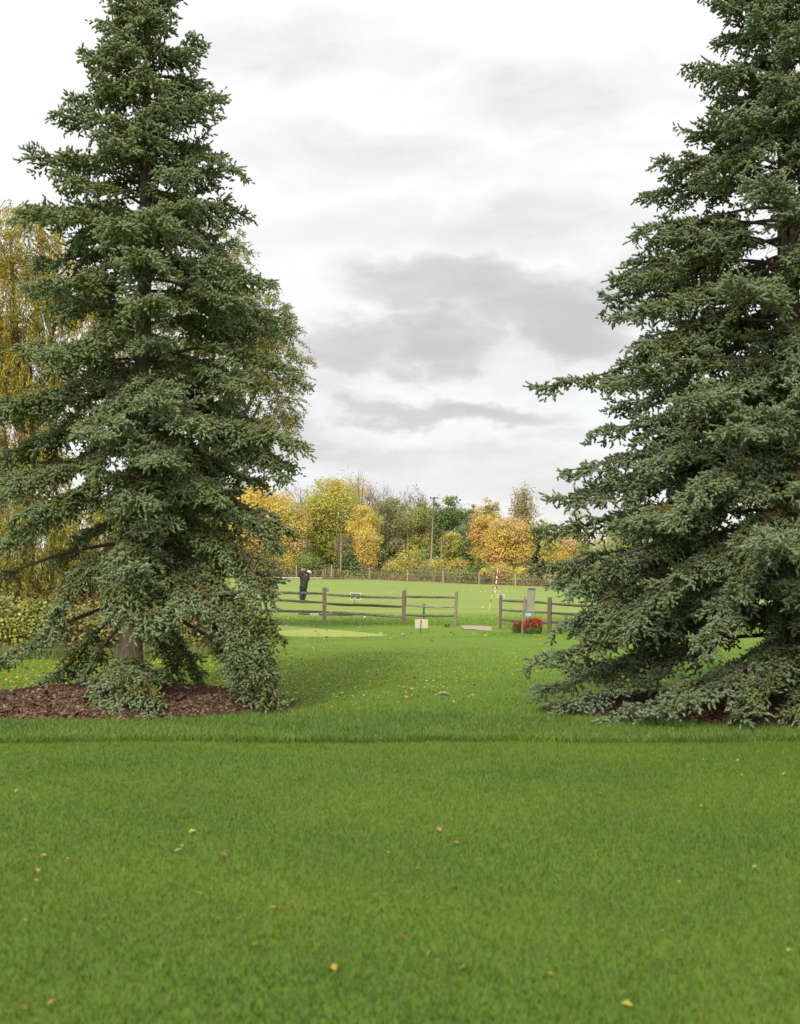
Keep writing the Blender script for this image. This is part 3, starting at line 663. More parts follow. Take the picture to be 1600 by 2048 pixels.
far = [
 # label, cx, top, half, low, depth, palette, n, kwargs
 ('dark green tree rising behind the orange maple, far left of the tree line', 478, 936, 48, 1080, 185, [GRN, LG, OLV], 3500, {}),
 ('orange and yellow maple beside the left spruce', 515, 956, 72, 1120, 172, [YEL, GOLD, YG, ORG, YEL], 7500, dict(leaf=.34)),
 ('tall narrow tan poplar between the orange maple and the round yellow green tree', 590, 1000, 27, 1140, 168, [TAN, GOLD, YG, BRN, YEL], 4200, dict(leaf=.26, lobes=30, lr=(.3, .6), bark=(.45, .42, .36))),
 ('big round yellow green maple, highest on the left of the tree line', 664, 954, 66, 1090, 176, [YG, YG, LG, YEL, (.52, .46, .10)], 9000, dict(leaf=.32, lobes=34)),
 ('sparse orange tipped tree behind the round maple', 716, 950, 26, 1060, 190, [ORG, BRN, GOLD], 900, dict(solid=.2)),
 ('golden tree leaning into a long drooping column', 727, 1010, 32, 1075, 168, [GOLD, YEL, YEL, YG], 3000, dict(leaf=.26)),
 ('slim golden column of leaves right of the golfer', 734, 1045, 17, 1150, 164, [GOLD, YEL, TAN], 2600, dict(leaf=.24, lobes=20, lr=(.6, .9))),
 ('grey olive willow like tree in the middle of the tree line', 780, 994, 38, 1110, 180, [OLV, GRY, SAGE, OLV], 4500, dict(leaf=.26)),
 ('yellow topped tree left of the tall utility pole', 840, 1001, 36, 1100, 182, [YG, LG, YEL, GRN], 4200, {}),
 ('dark green oak right of the tall utility pole', 905, 992, 44, 1100, 178, [GRN, DG, LG, GRN], 5500, dict(leaf=.32)),
 ('yellow green small tree right of the tall utility pole', 903, 1062, 25, 1135, 166, [YG, YEL, OLV], 2200, dict(leaf=.25)),
 ('loose dark willow green tree right of the oak', 943, 1050, 26, 1155, 165, [SAGE, GRN, OLV], 2800, dict(leaf=.22)),
 ('orange sparse topped tree with green tufts', 972, 994, 30, 1080, 165, [ORG, GOLD, LG, BRN], 1700, dict(solid=.3, leaf=.28)),
 ('orange and green tree under the sparse top', 972, 1030, 30, 1150, 160, [GOLD, ORG, YG, YEL], 4000, dict(leaf=.27)),
 ('tall thin brown poplar, the highest on the right', 1047, 963, 21, 1065, 160, [BRN, OLV, (.34, .26, .08)], 1100, dict(solid=.2, leaf=.24, lr=(.5, .9), bark=(.45, .42, .36))),
 ('broad golden maple behind the striped pole', 1020, 1030, 50, 1152, 156, [GOLD, YEL, GOLD, ORG, TAN], 8500, dict(leaf=.28, lobes=34)),
 ('dark green spreading tree behind the leaning screen', 1082, 1052, 32, 1168, 162, [DG, GRN, DG], 4500, dict(leaf=.28)),
 ('distant orange tree over the dark green tree', 1088, 1034, 38, 1075, 200, [GOLD, ORG, YEL], 1800, {}),
 ('yellow birch sapling with thin pale stems', 1100, 1072, 20, 1160, 150, [YEL, YG, GOLD], 1700, dict(solid=.3, leaf=.22, bark=(.4, .37, .32))),
 ('pale gold birch clump at the edge of the right spruce', 1140, 1076, 24, 1160, 149, [TAN, YEL, GOLD], 2200, dict(solid=.35, leaf=.22, bark=(.4, .37, .32))),
 ('yellow green birch touching the right spruce', 1170, 1078, 18, 1162, 148, [YEL, YG, LG], 1500, dict(solid=.35, leaf=.22, bark=(.4, .37, .32))),
 ('tall pale yellow tree behind the right spruce edge', 1150, 1000, 26, 1100, 190, [TAN, YG, OLV], 900, dict(solid=.25)),
 ('autumn tree hidden behind the right spruce, yellow', 1240, 1040, 50, 1165, 165, [YG, OLV, YEL], 3500, {}),
 ('autumn tree hidden behind the right spruce, brown', 1330, 1030, 55, 1170, 168, [BRN, OLV, GRN], 3500, {}),
 ('autumn tree hidden behind the right spruce, green', 1430, 1035, 60, 1172, 170, [GRN, OLV, YG], 3500, {}),
 ('autumn tree hidden behind the right spruce, gold', 1540, 1030, 60, 1175, 170, [GOLD, OLV, BRN], 3500, {}),
 ('dark green tree farthest right, behind the right spruce', 1650, 1030, 60, 1175, 170, [GRN, OLV], 3500, {}),
 ('green tree hidden behind the left spruce', 410, 960, 50, 1120, 180, [GRN, YG, OLV], 3500, {}),
 ('yellow tree hidden behind the left spruce', 320, 990, 55, 1130, 178, [YG, GOLD, OLV], 3000, {}),
 ('olive tree hidden farthest behind the left spruce', 220, 990, 55, 1130, 178, [OLV, GRN], 3000, {}),
 ('green tree filling the gap behind the slim golden column', 700, 1030, 45, 1140, 186, [GRN, SAGE, LG], 4000, {}),
 ('dull green tree behind the yellow topped tree', 820, 1030, 60, 1150, 190, [GRN, OLV, SAGE], 5000, {}),
 ('dull olive tree behind the tan poplar', 600, 1010, 40, 1140, 188, [GRN, OLV, LG], 4000, {}),
 ('olive yellow tree between the orange maple and the tan poplar', 556, 990, 30, 1140, 186, [OLV, YG, BRN], 3500, {}),
 ('brown olive tree behind the golden leaning tree', 712, 990, 34, 1140, 188, [OLV, BRN, YG], 4000, {}),
 ('grey green tree just left of the grey olive tree', 748, 1004, 28, 1140, 187, [OLV, SAGE, YG], 3600, {}),
 ('yellow olive tree right of the grey olive tree', 806, 1008, 26, 1140, 186, [YG, OLV, BRN], 3400, {}),
 ('dark olive tree directly behind the tall utility pole', 868, 1012, 28, 1140, 186, [GRN, OLV, LG], 3600, {}),
 ('green tree between the oak and the orange topped tree', 940, 1018, 26, 1140, 187, [GRN, SAGE, LG], 3600, {}),
 ('gold and olive tree right of the broad golden maple', 1062, 1040, 26, 1140, 187, [GOLD, OLV, YG], 3200, {}),
 ('russet olive tree at the edge of the right spruce', 1125, 1046, 34, 1140, 188, [BRN, OLV, GOLD], 3200, {}),
 ('dull green tree behind the broad golden maple', 1000, 1060, 70, 1150, 188, [GRN, OLV, SAGE], 4500, {}),
]
for k, (lab, cx, top, half, low, dep, pal, n, kw) in enumerate(far):
    low = low + .6 * max(0, 1150 - low) if top < 1040 and 'poplar' not in lab and 'sparse' not in lab else low
    bt(lab, cx, top, half, low, dep, pal, int(n * 3.0), 100 + k, **kw)
bush = [
 ('green bush behind the golfer', 620, 1105, 26, 1160, 164, [GRN, LG, SAGE], 2200), ('dark green bush left of the slim golden column', 697, 1098, 24, 1160, 165, [DG, GRN, SAGE], 2200),
 ('grey twiggy purple brown bush left of the golden column', 690, 1066, 22, 1110, 168, [GRY, BRN, SAGE], 1500), ('dark bush right of the slim golden column', 758, 1100, 16, 1158, 166, [DG, GRN], 1500),
 ('olive bush with yellow leaves, third from the golden column', 790, 1112, 26, 1162, 162, [OLV, YG, YEL], 2200), ('yellow bush in the middle of the tree line', 818, 1085, 22, 1155, 164, [YG, YEL, TAN], 1900),
 ('dark green bush under the yellow topped tree', 852, 1098, 20, 1162, 166, [DG, GRN, LG], 1900), ('bright yellow bush by the foot of the tall pole', 873, 1112, 12, 1162, 158, [YEL, YG], 1000),
 ('tan bush beside the tall pole', 858, 1118, 20, 1164, 160, [TAN, OLV, YG], 1500), ('brown yellow bush under the oak', 915, 1115, 26, 1162, 160, [BRN, YG, OLV, YEL], 2000),
 ('low green bush before the oak', 925, 1138, 26, 1168, 150, [LG, GRN, SAGE], 1500), ('green bush left of the striped pole', 965, 1125, 18, 1168, 150, [GRN, DG, LG], 1500),
 ('small orange yellow bush on a bare stem', 968, 1138, 8, 1150, 144, [YEL, ORG], 350), ('pinkish tan bush behind the striped pole', 1000, 1128, 26, 1170, 147, [TAN, GOLD, YG], 1900),
 ('yellow green bush left of the leaning screen', 1040, 1132, 20, 1172, 146, [YG, YEL, LG], 1400), ('red shrub left of the pale gold birches', 1122, 1135, 8, 1150, 145, [RED, ORG], 450),
 ('orange red shrub behind the yellow birch', 1082, 1136, 10, 1158, 147, [RED, ORG, GOLD], 500), ('olive undergrowth bush beside the red shrub', 1105, 1140, 22, 1174, 143, [OLV, LG, TAN], 1400),
 ('green undergrowth bush beside the right spruce', 1150, 1142, 24, 1176, 142, [LG, GRN, SAGE], 1500), ('green bush under the orange maple', 530, 1110, 28, 1158, 166, [GRN, OLV, BRN], 2200),
 ('gold leaved bush under the tan poplar', 570, 1108, 20, 1156, 166, [GOLD, YG, OLV], 1500), ('olive bush seen under the left spruce', 480, 1105, 28, 1155, 168, [OLV, GRN], 1800),
 ('brown bush behind the right spruce', 1220, 1130, 40, 1178, 145, [BRN, OLV, GRN], 1800), ('olive bush behind the right spruce', 1320, 1125, 45, 1180, 145, [OLV, GRN, TAN], 1800),
 ('green bush behind the right spruce', 1430, 1125, 50, 1182, 145, [GRN, OLV], 1800), ('tan bush behind the right spruce', 1540, 1125, 50, 1184, 145, [TAN, OLV, GRN], 1800),
]
for k, (lab, cx, top, half, low, dep, pal, n) in enumerate(bush):
    bt(lab, cx, top, half, low, dep, pal, int(n * 1.7), 300 + k, name='bush', cat='bush', leaf=.22, lobes=12, limbs=False, group='bushes along the far edge of the range', solid=.4, lr=(.4, .7))

rs = np.random.default_rng(222)
pals_ = [[OLV, YG, SAGE], [GRN, LG, OLV], [OLV, BRN, YG], [LG, YG, YEL], [SAGE, GRY, OLV]]
for k, cx in enumerate(np.arange(455, 1700, 21)):
    bt('undergrowth tree filling the shade between taller autumn trees', cx + rs.uniform(-5, 5), rs.uniform(1045, 1088), rs.uniform(21, 30), 1166, rs.uniform(183, 189), pals_[rs.integers(0, 5)], 2600, 700 + k,
       leaf=.26, lobes=14, limbs=False, group='undergrowth trees of the tree line', lr=(.5, .8))
# bare trees against the sky
def bare(label, cx, top, half, depth, seed, col=(.25, .22, .21), leaves=None):
    rs = np.random.default_rng(seed); ct = P(cx, top, depth); zb = float(gz(ct[0], depth)); base = np.array((ct[0], depth, zb))
    root = thing('bare_tree', label, 'bare tree', base, 'bare trees behind the driving range')
    tb = MB(); H = ct[2] - zb; hw = half * depth / F
    tb.tube([base, base + (0, 0, H * .55)], [.25, .14], 6, col)
    tips = []
    def grow(p, d, l, r, lev):
        q = p + d * l; mid = (p + q) / 2 + rs.normal(0, .05 * l, 3)
        tb.tube([p, mid, q], [r, r * .8, r * .55], 4, col, False)
        if lev == 0: tips.append(q); return
        for _ in range(3):
            dd = unit(d + rs.normal(0, .38, 3) * np.array((1, 1, .6)) + (0, 0, .12)); grow(q if rs.random() < .6 else mid, dd, l * rs.uniform(.6, .85), r * .58, lev - 1)
    for k in range(6):
        a = k * 2.4; d = unit(np.array((math.cos(a) * hw * .8, math.sin(a) * hw * .8, H * .26)))
        grow(base + (0, 0, H * rs.uniform(.42, .56)), d, H * .17, .08, 4)
    tb.build('trunk', m_wood_attr, root)
    if leaves:
        tips = np.array(tips); n = leaves[1]; pos = tips[rs.integers(0, len(tips), n)] + rs.normal(0, .2, (n, 3))
        V, F4 = leaf_quads(pos, unit(rs.normal(0, 1, (n, 3))), rs.uniform(.15, .35, n), .7, rs)
        mesh_obj('crown', V, [F4], m_leaf, root, np.repeat(pal_colors(leaves[0], n, rs), 4, 0))
bare('bare grey tree showing over the tan poplar', 594, 955, 34, 195, 1)
bare('wide bare grey tree over the grey olive tree', 772, 957, 40, 190, 2)
bare('bare tree with a few orange leaves beside the round maple', 728, 948, 28, 196, 3, (.3, .22, .17), ([ORG, BRN], 250))
bare('small bare tree with dark leaf tufts left of the tall pole', 836, 982, 24, 186, 4, (.12, .09, .08), ([(.12, .07, .05)], 260))

# rough grass and weeds along the far edge
def brush():
    rs = np.random.default_rng(55); n = 15000
    px = rs.uniform(380, 1620, n); ey, ed = edge(px)
    dep = ed + 1.2 + rs.uniform(0, 9, n) ** 1.0
    x = (px - 800) / F * dep; z = gz(x, dep); h = rs.uniform(.3, 1.3, n) * (1 + .4 * np.sin(px * .06) + .3 * np.sin(px * .023)); a = rs.uniform(0, 6.28, n); w2 = rs.uniform(.03, .09, n)
    b = np.stack([x, dep, z], -1); s = np.stack([np.cos(a), np.sin(a), 0 * a], -1) * w2[:, None]; tip = b + np.stack([rs.normal(0, .45, n), rs.normal(0, .45, n), h], -1)
    V = np.stack([b - s, b + s, (b + tip) / 2 + s * 1.4, tip, (b + tip) / 2 - s * 1.4], 1)
    k = np.arange(n)[:, None] * 5
    pal = [(.32, .25, .16), (.26, .25, .10), (.20, .24, .08), (.36, .30, .17), (.28, .19, .13), (.18, .22, .07)]
    c = np.repeat(pal_colors(pal, n, rs), 5, 0)
    setp(mesh_obj('weeds', V.reshape(-1, 3), [k + np.array([[0, 1, 2, 3, 4]])], m_blade, None, c), 'tan and olive weeds along the far edge of the range', None, kind='stuff')
brush()
rs = np.random.default_rng(56); n_ = 16000; px = rs.uniform(380, 1650, n_); ey, ed = edge(px); dep = ed + 1 + rs.uniform(0, 10, n_); x = (px - 800) / F * dep
hh = np.abs(rs.normal(0, .75, n_)) * (1 + .5 * np.sin(px * .045 + 1)) * (1 + .4 * np.sin(px * .17))
V, F4 = leaf_quads(np.stack([x, dep, gz(x, dep) + .05 + np.clip(hh, 0, 2.4)], -1), unit(rs.normal(0, 1, (n_, 3)) + (0, -.3, .6)), rs.uniform(.12, .28, n_), .8, rs)
setp(mesh_obj('weeds', V, [F4], m_leaf, None, np.repeat(pal_colors([OLV, LG, GRN, BRN, SAGE, (.34, .26, .17)], n_, rs, per=(np.floor(px / 37 + rs.uniform(0, 1.6, n_)) % 6).astype(int)), 4, 0)), 'leafy weeds along the far edge of the range', None, kind='stuff')
# fallen leaf strip along the far edge
def leaf_litter(name, label, pos, size, pal, seed, p=None):
    rs = np.random.default_rng(seed); n = len(pos)
    nrm = unit(np.array((0, 0, 1.)) + rs.normal(0, .35, (n, 3)))
    V, F4 = leaf_quads(pos, nrm, size, .62, rs, fold=.45)
    pal = np.array(pal); c = pal[rs.choice(len(pal), n, p=p)] * rs.uniform(.8, 1.2, (n, 1))
    return setp(mesh_obj(name, V, [F4], m_leaf, None, np.repeat(c, 4, 0)), label, None, kind='stuff')
rs = np.random.default_rng(77)
px = rs.uniform(500, 1600, 5000); ey, ed = edge(px); dep = ed + rs.normal(0, .45, 5000); x = (px - 800) / F * dep
leaf_litter('fallen_leaves', 'brown fallen leaves along the far edge of the range', np.stack([x, dep, gz(x, dep) + rs.uniform(.02, .22, 5000)], -1), rs.uniform(.15, .3, 5000), [(.36, .20, .12), (.28, .15, .10), (.45, .30, .18)], 1)

# ------------------------------------------------------------------ willows and thicket behind the left spruce
def willow(label, lobes, depth, n, pal, seed, leafl=.12, weep=.8, trunk_px=300, strands=900):
    """lobes: (px, py, rx px, ry px, y offset m)"""
    rs = np.random.default_rng(seed); base = G(trunk_px, 1200); base = np.array((P(trunk_px, 1200, depth)[0], depth, 0.))
    root = thing('willow_tree', label, 'willow', base, 'willows behind the left spruce')
    sc = depth / F; lob = []
    for (px_, py_, rx_, ry_, dy) in lobes:
        c = P(px_, py_, depth); lob.append((c[0], c[1] + dy, c[2], rx_ * sc, ry_ * sc))
    lob = np.array(lob); wt = lob[:, 3] * lob[:, 4]; wt /= wt.sum()
    k = rs.choice(len(lob), strands, p=wt); d = unit(rs.normal(0, 1, (strands, 3))); rr = rs.uniform(.25, 1, strands) ** .5
    st = lob[k, :3] + d * rr[:, None] * np.stack([lob[k, 3], lob[k, 3] * .8, lob[k, 4]], -1)
    outd = unit(d * np.array((1, 1, .3)) + rs.normal(0, .4, (strands, 3)))
    per = max(1, n // strands)
    u = np.linspace(0, 1, per)[None, :, None]; ln = rs.uniform(.35, 1.0, strands)[:, None, None]
    curve = st[:, None] + outd[:, None] * ln * (.7 * u - .1 * u ** 2) * (1 - .6 * weep) + np.array((0, 0, 1.)) * ln * ((.25 * (1 - weep)) * u - weep * u ** 1.6)
    pos = curve.reshape(-1, 3) + rs.normal(0, .035, (strands * per, 3)); pos[:, 2] = np.maximum(pos[:, 2], .05); m = len(pos)
    tang = unit(np.repeat(outd, per, 0) * (1 - weep * .6) + np.array((0, 0, -1.)) * (weep * 1.1 - .25) + rs.normal(0, .5, (m, 3)))
    V, F4 = leaf_quads(pos, unit(rs.normal(0, 1, (m, 3)) + np.array((0, -.3, .5))), leafl * rs.uniform(.7, 1.3, m), .20, rs, axis=tang)
    pals = np.array(pal); per_s = rs.integers(0, len(pals), strands); kk = np.repeat(per_s, per); kk = np.where(rs.random(m) < .7, kk, rs.integers(0, len(pals), m))
    mesh_obj('crown', V, [F4], m_leaf, root, np.repeat(pals[kk] * rs.uniform(.8, 1.2, (m, 1)), 4, 0))
    tb = MB(); z1 = lob[:, 2].mean()
    tb.tube(poly_sample([base, base + (0.2, 0, z1 * .5), (lob[:, 0].mean(), depth, z1)], 8)[0], np.linspace(.24, .09, 8), 8, (.17, .14, .11))
    for c in lob:
        tb.tube([base + (0.1, 0, min(z1, c[2]) * .45), ((base[0] + c[0]) / 2, depth, c[2] * .75), c[:3]], [.09, .06, .03], 6, (.17, .14, .11))
    for s_ in range(0, strands, 3):
        tb.tube([curve[s_, 0] - outd[s_] * .25, curve[s_, per // 2], curve[s_, -1]], [.010, .006, .002], 3, (.24, .19, .08), False)
    tb.build('trunk', m_wood_attr, root)
WG = (.29, .32, .08); WO = (.38, .36, .07); WY = (.56, .46, .07); WD = (.17, .19, .06); WB = (.30, .22, .09)
willow('olive willow leaning out right of the left spruce', [(500, 640, 75, 75, 0), (545, 720, 65, 75, 0), (520, 800, 75, 70, .3), (460, 720, 95, 90, -.4), (430, 600, 90, 80, 0), (350, 720, 110, 120, 0), (470, 880, 60, 45, 0), (545, 650, 40, 50, 0), (380, 500, 120, 90, 0), (560, 850, 35, 35, 0)],
       27, 52000, [WG, WO, WD, (.30, .27, .10)], 41, weep=.35, trunk_px=400, strands=1900)
willow('golden willow filling the upper left behind the spruce', [(20, 600, 110, 90, 0), (-60, 720, 110, 110, 0), (60, 740, 80, 90, 0), (0, 860, 110, 80, .3), (130, 560, 80, 60, 0), (60, 930, 90, 60, 0), (20, 470, 110, 70, 0), (200, 640, 80, 80, 0)],
       25, 60000, [WY, WY, WO, WG, (.50, .34, .05)], 42, weep=.8, trunk_px=40, strands=2300)
willow('yellow green weeping willow low behind the left spruce', [(60, 1080, 120, 90, 0), (180, 1060, 90, 90, 0), (300, 1040, 90, 90, .4), (20, 1180, 120, 70, 0), (150, 1170, 90, 60, 0), (280, 1140, 90, 80, 0), (400, 1080, 60, 90, 0), (-60, 1010, 100, 110, 0), (330, 960, 100, 60, 0)],
       23.5, 60000, [WY, WG, WO, (.36, .36, .06), WB], 43, weep=.85, trunk_px=150, strands=2300)
thk = [('green shrub with yellow leaves behind the left limb', 60, 1200, 60, 1310, 21.8, [WG, WO, LG, YEL]), ('tan and green shrub left of the trunk', 160, 1215, 55, 1310, 21.6, [WB, OLV, LG]),
       ('green shrub just left of the spruce trunk', 225, 1225, 40, 1315, 21.5, [LG, OLV, WB]), ('green shrub right of the spruce trunk', 320, 1225, 50, 1315, 21.4, [LG, WG, OLV]),
       ('tan shrub behind the right hanging branch', 395, 1220, 45, 1312, 21.8, [WB, OLV, LG]), ('dull shrub at the far left edge', -30, 1190, 60, 1310, 21.8, [OLV, LG, WB])]
for k, (lab, cx, top, half, low, dep, pal) in enumerate(thk):
    bt(lab, cx, top, half, low, dep, pal, 3800, 500 + k, name='bush', cat='shrub', leaf=.075, lobes=14, limbs=True, group='shrubs behind the left spruce', solid=.3, lr=(.4, .7), bark=(.22, .16, .12))
blades('grass', 'short tan and green rough grass at the foot of the shrubs', 9000, (-9, -3.6), (20.2, 22.6), .24, .011, [(.34, .27, .14), (.26, .28, .09), (.17, .26, .05), (.20, .28, .06)], np.random.default_rng(9), lean=.9)

# fallen leaves on the lawn
rs = np.random.default_rng(78)
def ground_leaves(n, xr, yr, size, pal, p, seed, label, keep=None):
    r = np.random.default_rng(seed); px_ = r.uniform(*xr, n * 3); py_ = r.uniform(*yr, n * 3)
    pts = np.array([G(a, b) for a, b in zip(px_, py_)]); ok = ~inbed(pts[:, 0], pts[:, 1], 1.0)
    if keep is not None: ok &= keep(px_, py_, r)
    pts = pts[ok][:n]; pts[:, 2] = .024
    leaf_litter('fallen_leaves', label, pts, r.uniform(*size, len(pts)), pal, seed, p)
LP = [(.55, .42, .06), (.50, .30, .06), (.30, .17, .08), (.55, .45, .36), (.08, .05, .04)]
ground_leaves(1500, (-30, 520), (1308, 1400), (.03, .075), LP, [.55, .2, .1, .15, 0], 61, 'yellow leaves littering the lawn behind the left spruce')
ground_leaves(1300, (560, 1080), (1278, 1420), (.02, .06), LP, [.42, .18, .16, .18, .06], 62, 'yellow and brown leaves scattered over the lawn between the spruces',
              lambda x, y, r: r.random(len(x)) < np.clip(1.15 - (x - 560) / 420, .22, 1) * np.clip(1.2 - np.abs(y - 1335) / 90, .1, 1))
ground_leaves(70, (520, 1200), (1232, 1285), (.06, .14), LP, [.1, .2, .25, .35, .1], 63, 'pale and brown leaves around the rail fence')
ground_leaves(60, (0, 1600), (1450, 2048), (.025, .06), LP, [.45, .25, .25, .05, 0], 64, 'few yellow leaves on the near lawn')

# ------------------------------------------------------------------ rail fences
WOODG = [(.44, .37, .29), (.29, .235, .18), (.21, .165, .125), (.48, .41, .33)]
def post_mesh(root, px, base, top, wd, col, seed, lean=0.0, depth=None):
    r = np.random.default_rng(seed); g0 = G(px, base) if depth is None else P(px, base, depth)
    t0 = P(px + lean, top, g0[1]); m = MB(); m.beam(g0 - (0, 0, .12), t0, wd, wd * .8, r, col, .004, 12, taper=.12)
    return m.build('post', m_post, root), g0[1]
def rail_mesh(root, a, b, ya, yb, seed, col, th=.085):
    r = np.random.default_rng(seed); m = MB(); A, B = P(a[0], a[1], ya + .02), P(b[0], b[1], yb + .02)
    m.beam(A, B, th * .75, th * .93, r, col, .007, 18, sag=r.uniform(-.01, .02), taper=.35)
    return m.build('rail', m_rail, root)
def plate(root, px0, py0, px1, py1, Y, col, m, name='plate', th=.01):
    A, B = P(px0, py1, Y), P(px1, py0, Y); mb = MB(); mb.box((A + B) / 2, (B[0] - A[0], th, B[2] - A[2]), None, col)
    o = mb.build(name, m, root); bv = o.modifiers.new('bevel', 'BEVEL'); bv.width = .003; bv.segments = 2; return o
f1 = thing('rail_fence', 'weathered three rail split wood fence left of the gap, four posts in view', 'fence', G(649, 1244))
posts = [(345, 1237, 1165, .12, WOODG[0]), (504.5, 1240.5, 1169, .12, WOODG[3]), (649, 1244.5, 1175, .125, (.42, .35, .27)), (807.5, 1248.5, 1181, .115, (.27, .22, .17)), (911, 1250.5, 1183.5, .09, (.30, .26, .21))]
ysd = [post_mesh(f1, *p, 10 + k, lean=(1.2, .6, 0, -.2, 2.0)[k])[1] for k, p in enumerate(posts)]
rl = [[(347, 1176), (503, 1183.5), (347, 1194), (503, 1199), (347, 1214), (503, 1220)],
      [(506, 1182.5), (647, 1187.5), (506, 1199), (647, 1205), (506, 1220.5), (647, 1223.5)],
      [(651, 1188.5), (806, 1195), (651, 1206.5), (806, 1213.5), (651, 1224), (806, 1233.5)],
      [(809, 1193), (910, 1195.5), (809, 1211), (910, 1213.5), (809, 1229.5), (910, 1231.5)]]
cols = [[2, 2, 2], [1, 1, 2], [0, 2, 3], [2, 0, 2]]
for k, r_ in enumerate(rl):
    for q_ in range(3):
        rail_mesh(f1, r_[2 * q_], r_[2 * q_ + 1], ysd[k], ysd[k + 1], 40 + 3 * k + q_, WOODG[cols[k][q_]], .088 if k < 3 else .07)
m_plate = mat('pale_plate', (.50, .52, .48), .5)
plate(f1, 644.3, 1175.5, 658.3, 1183, ysd[2] + .09, (.5, .52, .45), m_plate)
f2 = thing('rail_fence', 'darker three rail split wood fence right of the gap, running behind the right spruce', 'fence', G(1000, 1257.5))
posts2 = [(1000, 1257.5, 1189.5, .085, (.20, .155, .12)), (1099, 1264.5, 1194.5, .10, (.17, .14, .10)), (1212, 1271, 1200, .10, (.17, .14, .10)), (1330, 1279, 1206, .10, (.17, .14, .10)), (1460, 1288, 1212, .10, (.17, .14, .10))]
ys2 = [post_mesh(f2, *p, 70 + k, lean=(1.6, 1.0, 0, .5, 0)[k])[1] for k, p in enumerate(posts2)]
rr2 = [[(1001, 1201), (1098, 1206.5), (1001, 1219.5), (1098, 1225.5), (1001, 1238.5), (1098, 1245)],
       [(1100, 1207), (1211, 1212), (1100, 1226), (1211, 1231), (1100, 1244.5), (1211, 1248)],
       [(1213, 1212), (1329, 1217), (1213, 1231), (1329, 1236), (1213, 1249), (1329, 1255)],
       [(1331, 1217), (1459, 1223), (1331, 1237), (1459, 1243), (1331, 1256), (1459, 1263)]]
for k, r_ in enumerate(rr2):
    for q_ in range(3): rail_mesh(f2, r_[2 * q_], r_[2 * q_ + 1], ys2[k], ys2[k + 1], 90 + 3 * k + q_, [(.20, .165, .13), (.24, .20, .165), (.22, .18, .145)][q_] if k == 0 else (.17, .14, .115), .068)
plate(f2, 993, 1188.5, 1010, 1196, ys2[0] + .07, (.5, .5, .5), m_plate)

# ------------------------------------------------------------------ small things round the fence
t = thing('sign', 'back of a blank cream sign on a thin stake in front of the rail fence', 'sign', G(841.5, 1266))
Ys = t.location[1]; o = plate(t, 830, 1238.5, 856, 1256.5, Ys + .015, None or (.60, .52, .40), mat('sign_cream', (.62, .54, .41), .6), 'panel', .006)
mb = MB(); mb.tube([P(841, 1267, Ys), P(842.2, 1240, Ys)], .011, 6, (.12, .12, .10)); mb.build('stake', m_metal, t)
# green and white sign on the range
Yg = G(709.5, 1210)[1]; t = thing('sign', 'small green sign with cream border and lettering beyond the fence', 'sign', G(709.5, 1210))
rot = lambda px, py: py + (px - 710) * .06
plate(t, 699.7, 1185.5, 721.5, 1199.8, Yg, (.62, .58, .42), mat('sign_border', (.66, .60, .42), .5), 'panel', .02)
gm = mat('sign_green', (.02, .19, .11), .5)
plate(t, 701.7, 1187, 719.6, 1198.2, Yg - .014, (.02, .2, .1), gm, 'green_field', .006)
mb = MB()
for (x0, x1, y0, y1) in [(703, 704.6, 1192.3, 1194.6), (705, 706.3, 1192, 1194.8), (706.8, 708.6, 1192.2, 1194.6), (709.2, 710.8, 1192.4, 1194.9), (711.3, 712.6, 1192.2, 1194.8), (713.1, 715, 1192.4, 1195), (715.5, 717.2, 1192.5, 1195),
                         (706, 707.6, 1195.2, 1197.2), (708, 709.3, 1195, 1197.2), (709.8, 711.2, 1195.2, 1197.4), (711.7, 713, 1195.2, 1197.4)]:
    A, B = P(x0, y1, Yg - .02), P(x1, y0, Yg - .02); mb.box((A + B) / 2, (B[0] - A[0], .004, B[2] - A[2]))
mb.build('lettering', mat('sign_letter', (.72, .60, .30), .5), t, usecol=False)
mb = MB(); mb.tube([P(709.5, 1211, Yg + .02), P(709.5, 1196, Yg + .02)], .022, 6, (.10, .14, .06)); mb.build('stake', m_metal, t)
# green marker post with base
b0 = G(847.5, 1237); t = thing('marker_post', 'short dark green post behind the last fence section', 'post', b0)
mb = MB(); mb.tube([b0, b0 + (0, 0, .015)], [.14, .13], 16, (.05, .12, .06)); mb.build('base', m_paint, t)
mb = MB(); pt = P(847.8, 1208, b0[1]); mb.beam(b0, pt, .065, .065, np.random.default_rng(1), (.015, .15, .085), .0005, 6); mb.build('post', m_paint, t)
mb = MB(); mb.tube([pt - (0, 0, .05), pt - (0, 0, .02)], .05, 10, (.02, .10, .06)); mb.build('collar', m_paint, t)
# shoe scraper
b0 = G(894.5, 1254.5); t = thing('shoe_brush', 'small black U shaped shoe brush on a brown base by the fence end', 'shoe brush', b0)
mb = MB(); mb.box(b0 + (0, 0, .02), (.17, .12, .035), None, (.20, .12, .08)); mb.build('base', m_post, t)
mb = MB(); th_ = np.linspace(0, np.pi, 12); mb.tube(np.stack([b0[0] - .062 * np.cos(th_), b0[1] + 0 * th_, b0[2] + .10 - .065 * np.sin(th_)], -1), .018, 8, (.02, .02, .022)); mb.build('bristles', m_paint, t)
